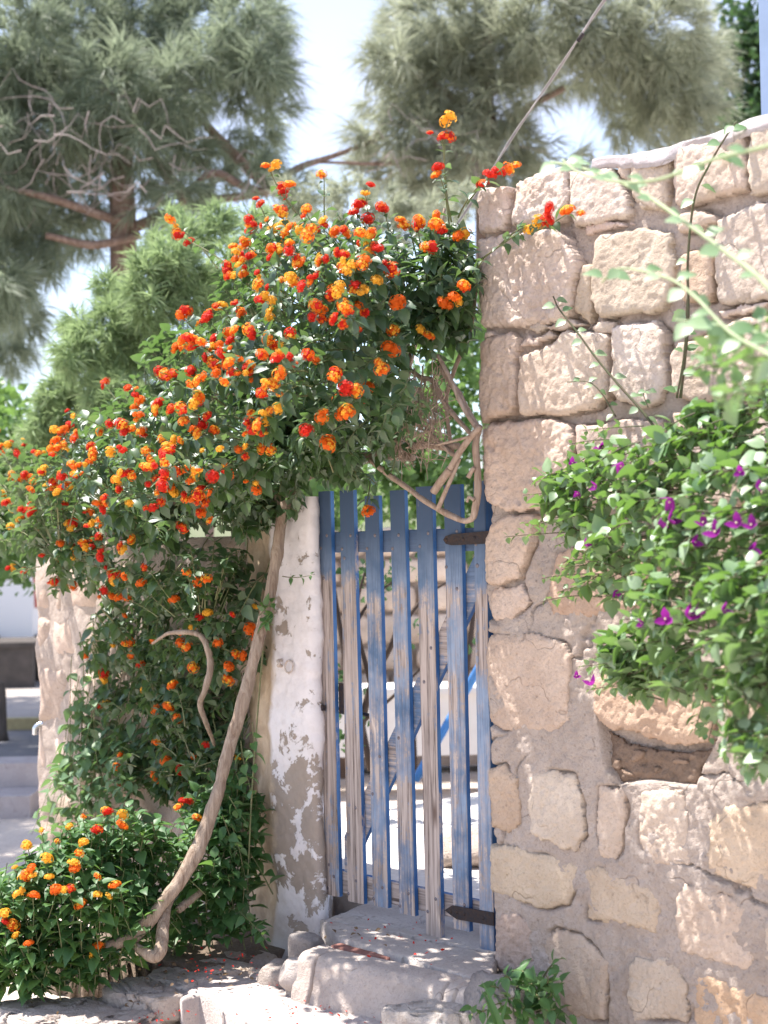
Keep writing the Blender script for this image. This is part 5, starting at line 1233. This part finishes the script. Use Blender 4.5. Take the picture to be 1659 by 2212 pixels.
# ------------------------------------------------------------------ trees behind
def tuft_T(nn, L, droop, w, seed, spread=.75):
    rg2 = np.random.default_rng(seed); V, F = [], []
    for k in range(nn):
        d = norm(np.array([rg2.normal(0, spread), rg2.uniform(.3, 1.2), rg2.normal(0, spread)])); ln = L * rg2.uniform(.6, 1.1)
        o = np.array([0, rg2.uniform(-.35, .25) * L, 0]); s = norm(np.cross(d, rg2.normal(0, 1, 3))) * w
        m1 = o + d * ln * .5 + np.array([0, 0, -droop * ln * .15]); e = o + d * ln + np.array([0, 0, -droop * ln * .6]); i = len(V)
        V += [o - s, o + s, m1 + s, m1 - s, e]; F += [(i, i + 1, i + 2, i + 3), (i + 3, i + 2, i + 4, i + 4)]
    return np.array(V), F
def blob_crown(root, base, blobs, n_per, T_list, m, name, rg, dens=1.0, size=(.8, 1.25), droop=(-.5, .3)):
    VV, FF, n0 = [], [], 0
    cen = np.mean([atY(b[0], b[1], b[2]) for b in blobs], axis=0)
    insts = [[] for _ in T_list]
    for (x, y, Y, r) in blobs:
        c = atY(x, y, Y); R = r * Y / FD
        for _ in range(int(n_per * dens * (r / 80.0) ** 2)):
            d = norm(rg.normal(0, 1, 3)); q = c + d * R * rg.uniform(.25, 1.0) ** .5 * np.array([1, 1.2, 1])
            out = norm(norm(q - cen) * .5 + d * .6 + np.array([0, 0, rg.uniform(*droop)]))
            insts[int(rg.integers(len(T_list)))].append((q, out, norm(UP + rg.normal(0, .5, 3)), rg.uniform(*size)))
    for T, L in zip(T_list, insts):
        if not L: continue
        Fq = np.array([f for f in T[1] if len(set(f)) == 4] or np.zeros((0, 4), int)); Ft = np.array([f[:3] for f in T[1] if len(set(f)) == 3])
        V, F = inst((T[0], Fq), L, base); nV = len(T[0])
        VV.append(V); FF.append(F + n0)
        if len(Ft):
            f3 = (Ft[None] + (np.arange(len(L)) * nV)[:, None, None]).reshape(-1, 3) + n0; FF.append(np.c_[f3, f3[:, 2]])
        n0 += len(V)
    F = np.concatenate(FF); tri = F[:, 2] == F[:, 3]
    # quads stay quads, tips become triangles
    V = np.concatenate(VV); me = bpy.data.meshes.new(name)
    nq, ntr = int((~tri).sum()), int(tri.sum())
    me.vertices.add(len(V)); me.vertices.foreach_set('co', V.astype(np.float32).ravel())
    li = np.concatenate([F[~tri].ravel(), F[tri][:, :3].ravel()]).astype(np.int32)
    me.loops.add(len(li)); me.loops.foreach_set('vertex_index', li); me.polygons.add(nq + ntr)
    me.polygons.foreach_set('loop_start', np.concatenate([np.arange(nq) * 4, nq * 4 + np.arange(ntr) * 3]).astype(np.int32))
    me.polygons.foreach_set('loop_total', np.concatenate([np.full(nq, 4), np.full(ntr, 3)]).astype(np.int32))
    me.update(calc_edges=True); me.materials.append(m)
    return obj(name, me, root, kind='stuff')
PT = [tuft_T(34, .26, .55, .0036, k, .45) for k in range(4)]
FT = [tuft_T(22, .11, .35, .0030, 10 + k, .75) for k in range(4)]
BT = []
for k in range(3):
    rg2 = np.random.default_rng(70 + k); LL = [(rg2.normal(0, .09, 3), norm(rg2.normal(0, 1, 3)), norm(UP + rg2.normal(0, .6, 3)), rg2.uniform(.06, .11)) for _ in range(9)]
    v_, f_ = inst(LEAF_C, LL); BT.append((v_, [tuple(q) for q in f_]))
def wood(root, base, name, path, r, m=M_PBARK, sides=10, jit=.02):
    p = smooth_path(DY(path) if not isinstance(path, np.ndarray) else path, 6); p = p + np.stack([fbm(p, 1.5, 3, 6), fbm(p, 1.5, 3, 7), fbm(p, 1.5, 3, 8)], 1) * jit
    return obj(name, mesh(name, *tubes([(p - base, lerp_r(r, len(p)) * (1 + .1 * fbm(p, 5, 2, 4)))], sides), m), root)
def twigs(root, base, n, xr, yr_, Yr, L_, rg, m=M_GTWIG, r=.007):
    T = []
    for _ in range(n):
        x, y, Y = rg.uniform(*xr), rg.uniform(*yr_), rg.uniform(*Yr); a = rg.uniform(0, 6.28); pts = []
        for k in range(7):
            pts.append(atY(x, y, Y)); a += rg.normal(0, .5); x += math.cos(a) * L_ / 6; y += abs(math.sin(a)) * L_ / 6 * rg.choice([1, 1, -1])
        p = np.array(pts); T.append((p - base, lerp_r([r, r * .2], len(p))))
    obj('bare_twigs', mesh('bare_twigs', *tubes(T, 5, False), m), root, kind='stuff')
rg = np.random.default_rng(88)
# left pine
lb_ = atY(268, 500, 14.0); lbase = np.array([lb_[0], lb_[1], GZ])
lp_ = thing('pine_tree', 'drooping grey green pine with bare twisted twigs on the left', 'tree', lbase, 'pine trees behind the wall')
t0 = atY(265, 480, 14); wood(lp_, lbase, 'trunk', np.array([[t0[0] - .05, 14, GZ - .05], [t0[0], 14, 1.8], t0, atY(262, 380, 14), atY(275, 250, 14.2), atY(250, 60, 14.4), atY(270, -200, 14.6)]), [.17, .14, .11, .10, .08, .05], sides=14)
for path, r in (([(400, 430, 13.9), (330, 335, 13.8), (270, 245, 13.8), (215, 180, 13.7)], [.085, .075, .06, .04]), ([(620, 430, 14.2), (545, 375, 14.1), (480, 310, 14.0), (430, 255, 13.9)], [.06, .07, .065, .04]),
                ([(-40, 390, 13.2), (110, 430, 13.4), (230, 470, 13.8), (300, 490, 14)], [.03, .05, .06, .06]), ([(350, 490, 13.8), (450, 380, 13.5), (520, 400, 13.6), (580, 420, 13.6)], [.04, .045, .05, .05]), ([(270, 500, 14), (420, 440, 13.9), (560, 415, 14), (640, 365, 14.2), (720, 338, 14.4), (800, 305, 14.6), (850, 290, 14.8)], [.08, .06, .05, .045, .035, .03, .015]), ([(100, 510, 13.4), (200, 530, 13.6), (300, 510, 13.9)], [.04, .05, .05])):
    wood(lp_, lbase, 'limb', path, [q * .75 for q in r])
blobs = [(x, y, 14 + rg.uniform(-.8, .8), r) for x, y, r in ((60, 60, 110), (180, 80, 120), (300, 60, 120), (420, 80, 110), (110, 200, 95), (250, 180, 85), (385, 190, 80), (30, 180, 80), (540, 60, 85), (570, 150, 50), (540, 205, 50), (575, 50, 45), (600, 165, 25), (470, 130, 60), (60, 400, 65), (90, 560, 45), (180, 510, 40), (40, 600, 40), (150, 380, 45), (30, 560, 60), (100, 500, 50), (40, 690, 60), (10, 620, 50), (560, 280, 42), (600, 230, 30), (480, 310, 36), (420, 330, 40), (320, 300, 45), (190, 300, 50), (20, 300, 60), (0, 480, 50), (540, 330, 34), (330, 460, 40), (20, 770, 45), (40, 330, 60), (110, 330, 60), (170, 260, 60), (230, 330, 55), (60, 260, 70), (140, 450, 50), (20, 420, 60), (220, 420, 45), (330, 380, 45), (380, 330, 45), (20, 650, 55), (310, 240, 60), (370, 260, 55), (560, 380, 40), (640, 420, 40), (400, 420, 40), (480, 400, 35), (300, 160, 60), (100, 130, 80), (-60, 200, 80), (-80, 350, 80), (-60, 500, 80))] + [(x, y, Y, 130) for x, y, Y in ((-640, 170, 11), (-560, 260, 12), (-420, 320, 13), (-300, 370, 15), (-660, 200, 10), (-520, 150, 12.5), (-480, -60, 14.5), (-380, 60, 15), (-300, -80, 15.6), (-260, 80, 14.6), (-180, -40, 15), (-440, 160, 15.6), (-150, 120, 15.8), (-330, 200, 14.6), (-520, 80, 16.2))]  # far-left blobs past the frame are added, unseen, to shade the street
blob_crown(lp_, lbase, blobs, 66, PT, M_PINE, 'crown', rg)
twigs(lp_, lbase, 46, (0, 330), (210, 420), (12.6, 13.6), 180, rg); twigs(lp_, lbase, 14, (330, 640), (330, 420), (13.2, 13.8), 150, rg)
# right pine
rb_ = atY(1050, 420, 15.0); rbase = np.array([rb_[0], rb_[1], GZ])
rp_ = thing('pine_tree', 'pale feathery pine behind the wall right of the sky gap', 'tree', rbase, 'pine trees behind the wall')
wood(rp_, rbase, 'trunk', np.array([[rb_[0] + .1, 15, GZ - .05], [rb_[0] + .05, 15, 2.5], rb_, atY(1055, 300, 15), atY(1040, 160, 15), atY(1062, 40, 15.2), atY(1040, -250, 15.4)]), [.18, .14, .11, .10, .08, .05], sides=14)
for path, r in (([(1060, 300, 15), (1130, 240, 14.8), (1220, 190, 14.6)], [.05, .03]), ([(1050, 340, 15), (960, 340, 14.7), (860, 350, 14.5), (690, 352, 14.3)], [.05, .035, .025, .012]), ([(1050, 260, 15), (960, 200, 14.8), (880, 140, 14.6)], [.05, .03]), ([(1060, 200, 15), (1200, 100, 14.8), (1350, 60, 14.6)], [.05, .02])):
    wood(rp_, rbase, 'limb', path, r)
blobs = [(x, y, 15 + rg.uniform(-.8, .8), r) for x, y, r in ((835, 130, 50), (810, 225, 30), (890, 80, 75), (890, 200, 80), (960, 60, 110), (960, 180, 110), (1060, 100, 105), (1080, 225, 85), (1180, 60, 110), (1190, 145, 75), (1300, 50, 110), (1330, 150, 90), (1420, 80, 110), (1450, 180, 95), (1510, 120, 62), (1420, 260, 70), (1510, 250, 50), (1350, 270, 42), (1100, 310, 55), (980, 280, 75), (880, 290, 55), (930, 360, 55), (1000, 370, 55), (900, 420, 50), (1160, 330, 36), (820, 330, 36), (1240, 345, 30), (1290, 345, 25), (1540, 180, 34), (790, 380, 35), (860, 370, 45), (940, 420, 45), (1050, 400, 45), (1120, 370, 40), (790, 290, 30), (1010, 330, 55))]
blob_crown(rp_, rbase, blobs, 66, PT, M_PINE2, 'crown', rg)
twigs(rp_, rbase, 26, (780, 1100), (260, 380), (14, 14.6), 130, rg)
# feathery bright shrub in the middle ground
fb_ = atY(330, 900, 10.0); fbase = np.array([fb_[0], fb_[1], GZ]); fs_ = thing('feathery_bush', 'bright green feathery bush rising behind the flowers on the left', 'bush', fbase)
for dx in (-.5, 0, .5): wood(fs_, fbase, 'stem', np.array([[fbase[0] + dx * .3, 10, GZ], [fbase[0] + dx * .6, 10.1, 1.2], [fbase[0] + dx * .8, 10.2, 2.2]]), [.05, .02], M_PBARK, 8)
blobs = [(x, y, 10 + rg.uniform(-.5, .5), r) for x, y, r in ((480, 470, 30), (450, 510, 40), (400, 520, 40), (370, 560, 45), (320, 590, 45), (400, 610, 60), (450, 640, 60), (330, 660, 60), (270, 640, 35), (250, 690, 50), (210, 740, 55), (300, 740, 65), (150, 770, 35), (190, 810, 60), (330, 810, 80), (120, 850, 40), (150, 890, 60), (250, 880, 75), (430, 780, 70), (510, 560, 40), (560, 490, 35), (400, 900, 80), (90, 930, 45), (90, 990, 60), (500, 700, 60), (110, 1060, 60), (380, 480, 25), (330, 530, 25), (230, 620, 25), (160, 700, 25))]
blob_crown(fs_, fbase, blobs, 190, FT, M_FEATH, 'crown', rg, size=(.8, 1.4), droop=(-.3, .5))
pbase = atY(720, 480, 12.5); pbase[2] = GZ; pb_ = thing('pale_bush', 'pale blurred bush between the two pines above the lantana', 'bush', pbase)
wood(pb_, pbase, 'stem', np.array([[pbase[0], 12.5, GZ], [pbase[0] + .1, 12.5, 2], [pbase[0], 12.5, 3.6]]), [.06, .02], M_PBARK, 8)
blob_crown(pb_, pbase, [(x, y, 12.5 + rg.uniform(-.4, .4), r) for x, y, r in ((620, 430, 45), (690, 430, 50), (760, 440, 55), (830, 440, 50), (880, 480, 50), (950, 470, 55), (1000, 430, 40), (700, 520, 70), (820, 540, 70), (600, 520, 60))], 95, FT, M_PINE2, 'crown', rg, size=(.9, 1.4))
dbase = atY(1600, 250, 17.0); dbase[2] = GZ; dt = thing('dark_tree', 'dark green leafy tree at the top right corner', 'tree', dbase)
wood(dt, dbase, 'trunk', np.array([[dbase[0], 17, GZ], [dbase[0] + .1, 17, 3], [dbase[0], 17, 6]]), [.16, .08], M_PBARK, 10)
blob_crown(dt, dbase, [(x, y, 17 + rg.uniform(-.4, .4), r) for x, y, r in ((1600, 40, 60), (1640, 130, 70), (1580, 220, 45), (1600, 270, 50), (1650, 250, 60), (1570, 130, 30), (1700, 60, 80), (1720, 200, 80))], 95, BT, M_DARKT, 'crown', rg, size=(.9, 1.5))
hb = atY(30, 980, 12.5); hb[2] = GZ; hd_ = thing('hedge', 'green hedge beyond the street at the left edge', 'hedge', hb)
wood(hd_, hb, 'stem', np.array([[hb[0] - .9, 12.5, GZ], [hb[0] - .2, 12.5, 2.2]]), [.05, .03], M_PBARK, 8)
blob_crown(hd_, hb, [(x, y, 12.5 + rg.uniform(-.4, .4), r) for x, y, r in ((20, 930, 70), (60, 1030, 75), (10, 1100, 70), (90, 1120, 60), (-40, 1000, 80), (-10, 870, 45), (40, 1190, 60))], 80, BT, M_HEDGE, 'crown', rg, size=(.8, 1.3))
yb2 = atY(900, 1100, 10.6); yb2[2] = 0; yh = thing('courtyard_shrub', 'sunlit leafy shrub in the courtyard above the blue gate', 'bush', yb2)
for dx in (-.6, -.1, .4): wood(yh, yb2, 'stem', np.array([[yb2[0] + dx * .6, 10.6, -.02], [yb2[0] + dx * .9, 10.6, .9], [yb2[0] + dx * 1.5, 10.6, 2.3]]), [.03, .012], M_DBARK, 8)
blob_crown(yh, yb2, [(x, y, 10.6 + rg.uniform(-.3, .3), r) for x, y, r in ((850, 990, 60), (930, 980, 60), (1000, 990, 50), (780, 1050, 55), (880, 1070, 55), (980, 1080, 55), (720, 1100, 50), (1045, 1090, 45), (1010, 880, 55), (960, 800, 60), (1030, 750, 45), (900, 900, 60), (700, 1020, 50), (1030, 1180, 30), (1000, 650, 50))], 70, BT, M_HEDGE, 'crown', rg, size=(.7, 1.1))
bs = atY(780, 1600, 8.6); bs[2] = 0; br = thing('bare_shrub', 'dark branching shrub behind the gate slats', 'bush', bs)
for path, r in (([(770, 1720, 8.6), (775, 1600, 8.6), (800, 1480, 8.6), (850, 1380, 8.5), (880, 1260, 8.4)], [.03, .012]), ([(775, 1640, 8.6), (755, 1500, 8.6), (730, 1330, 8.7), (715, 1230, 8.7)], [.022, .010]), ([(800, 1480, 8.6), (770, 1330, 8.6), (800, 1200, 8.6)], [.016, .007]), ([(850, 1380, 8.5), (920, 1290, 8.5), (1000, 1240, 8.5)], [.014, .006]), ([(780, 1560, 8.6), (850, 1500, 8.6), (920, 1430, 8.6)], [.013, .006]), ([(740, 1400, 8.6), (800, 1300, 8.6), (860, 1250, 8.6)], [.012, .006])):
    wood(br, bs, 'branch', path, r, M_DBARK, 8, .01)
blob_crown(br, bs, [(x, y, 8.6, r) for x, y, r in ((740, 1560, 40), (730, 1480, 30), (900, 1370, 25), (780, 1250, 40), (860, 1220, 30), (1000, 1350, 20))], 26, BT, M_DARKT, 'foliage', rg, size=(.5, .8))
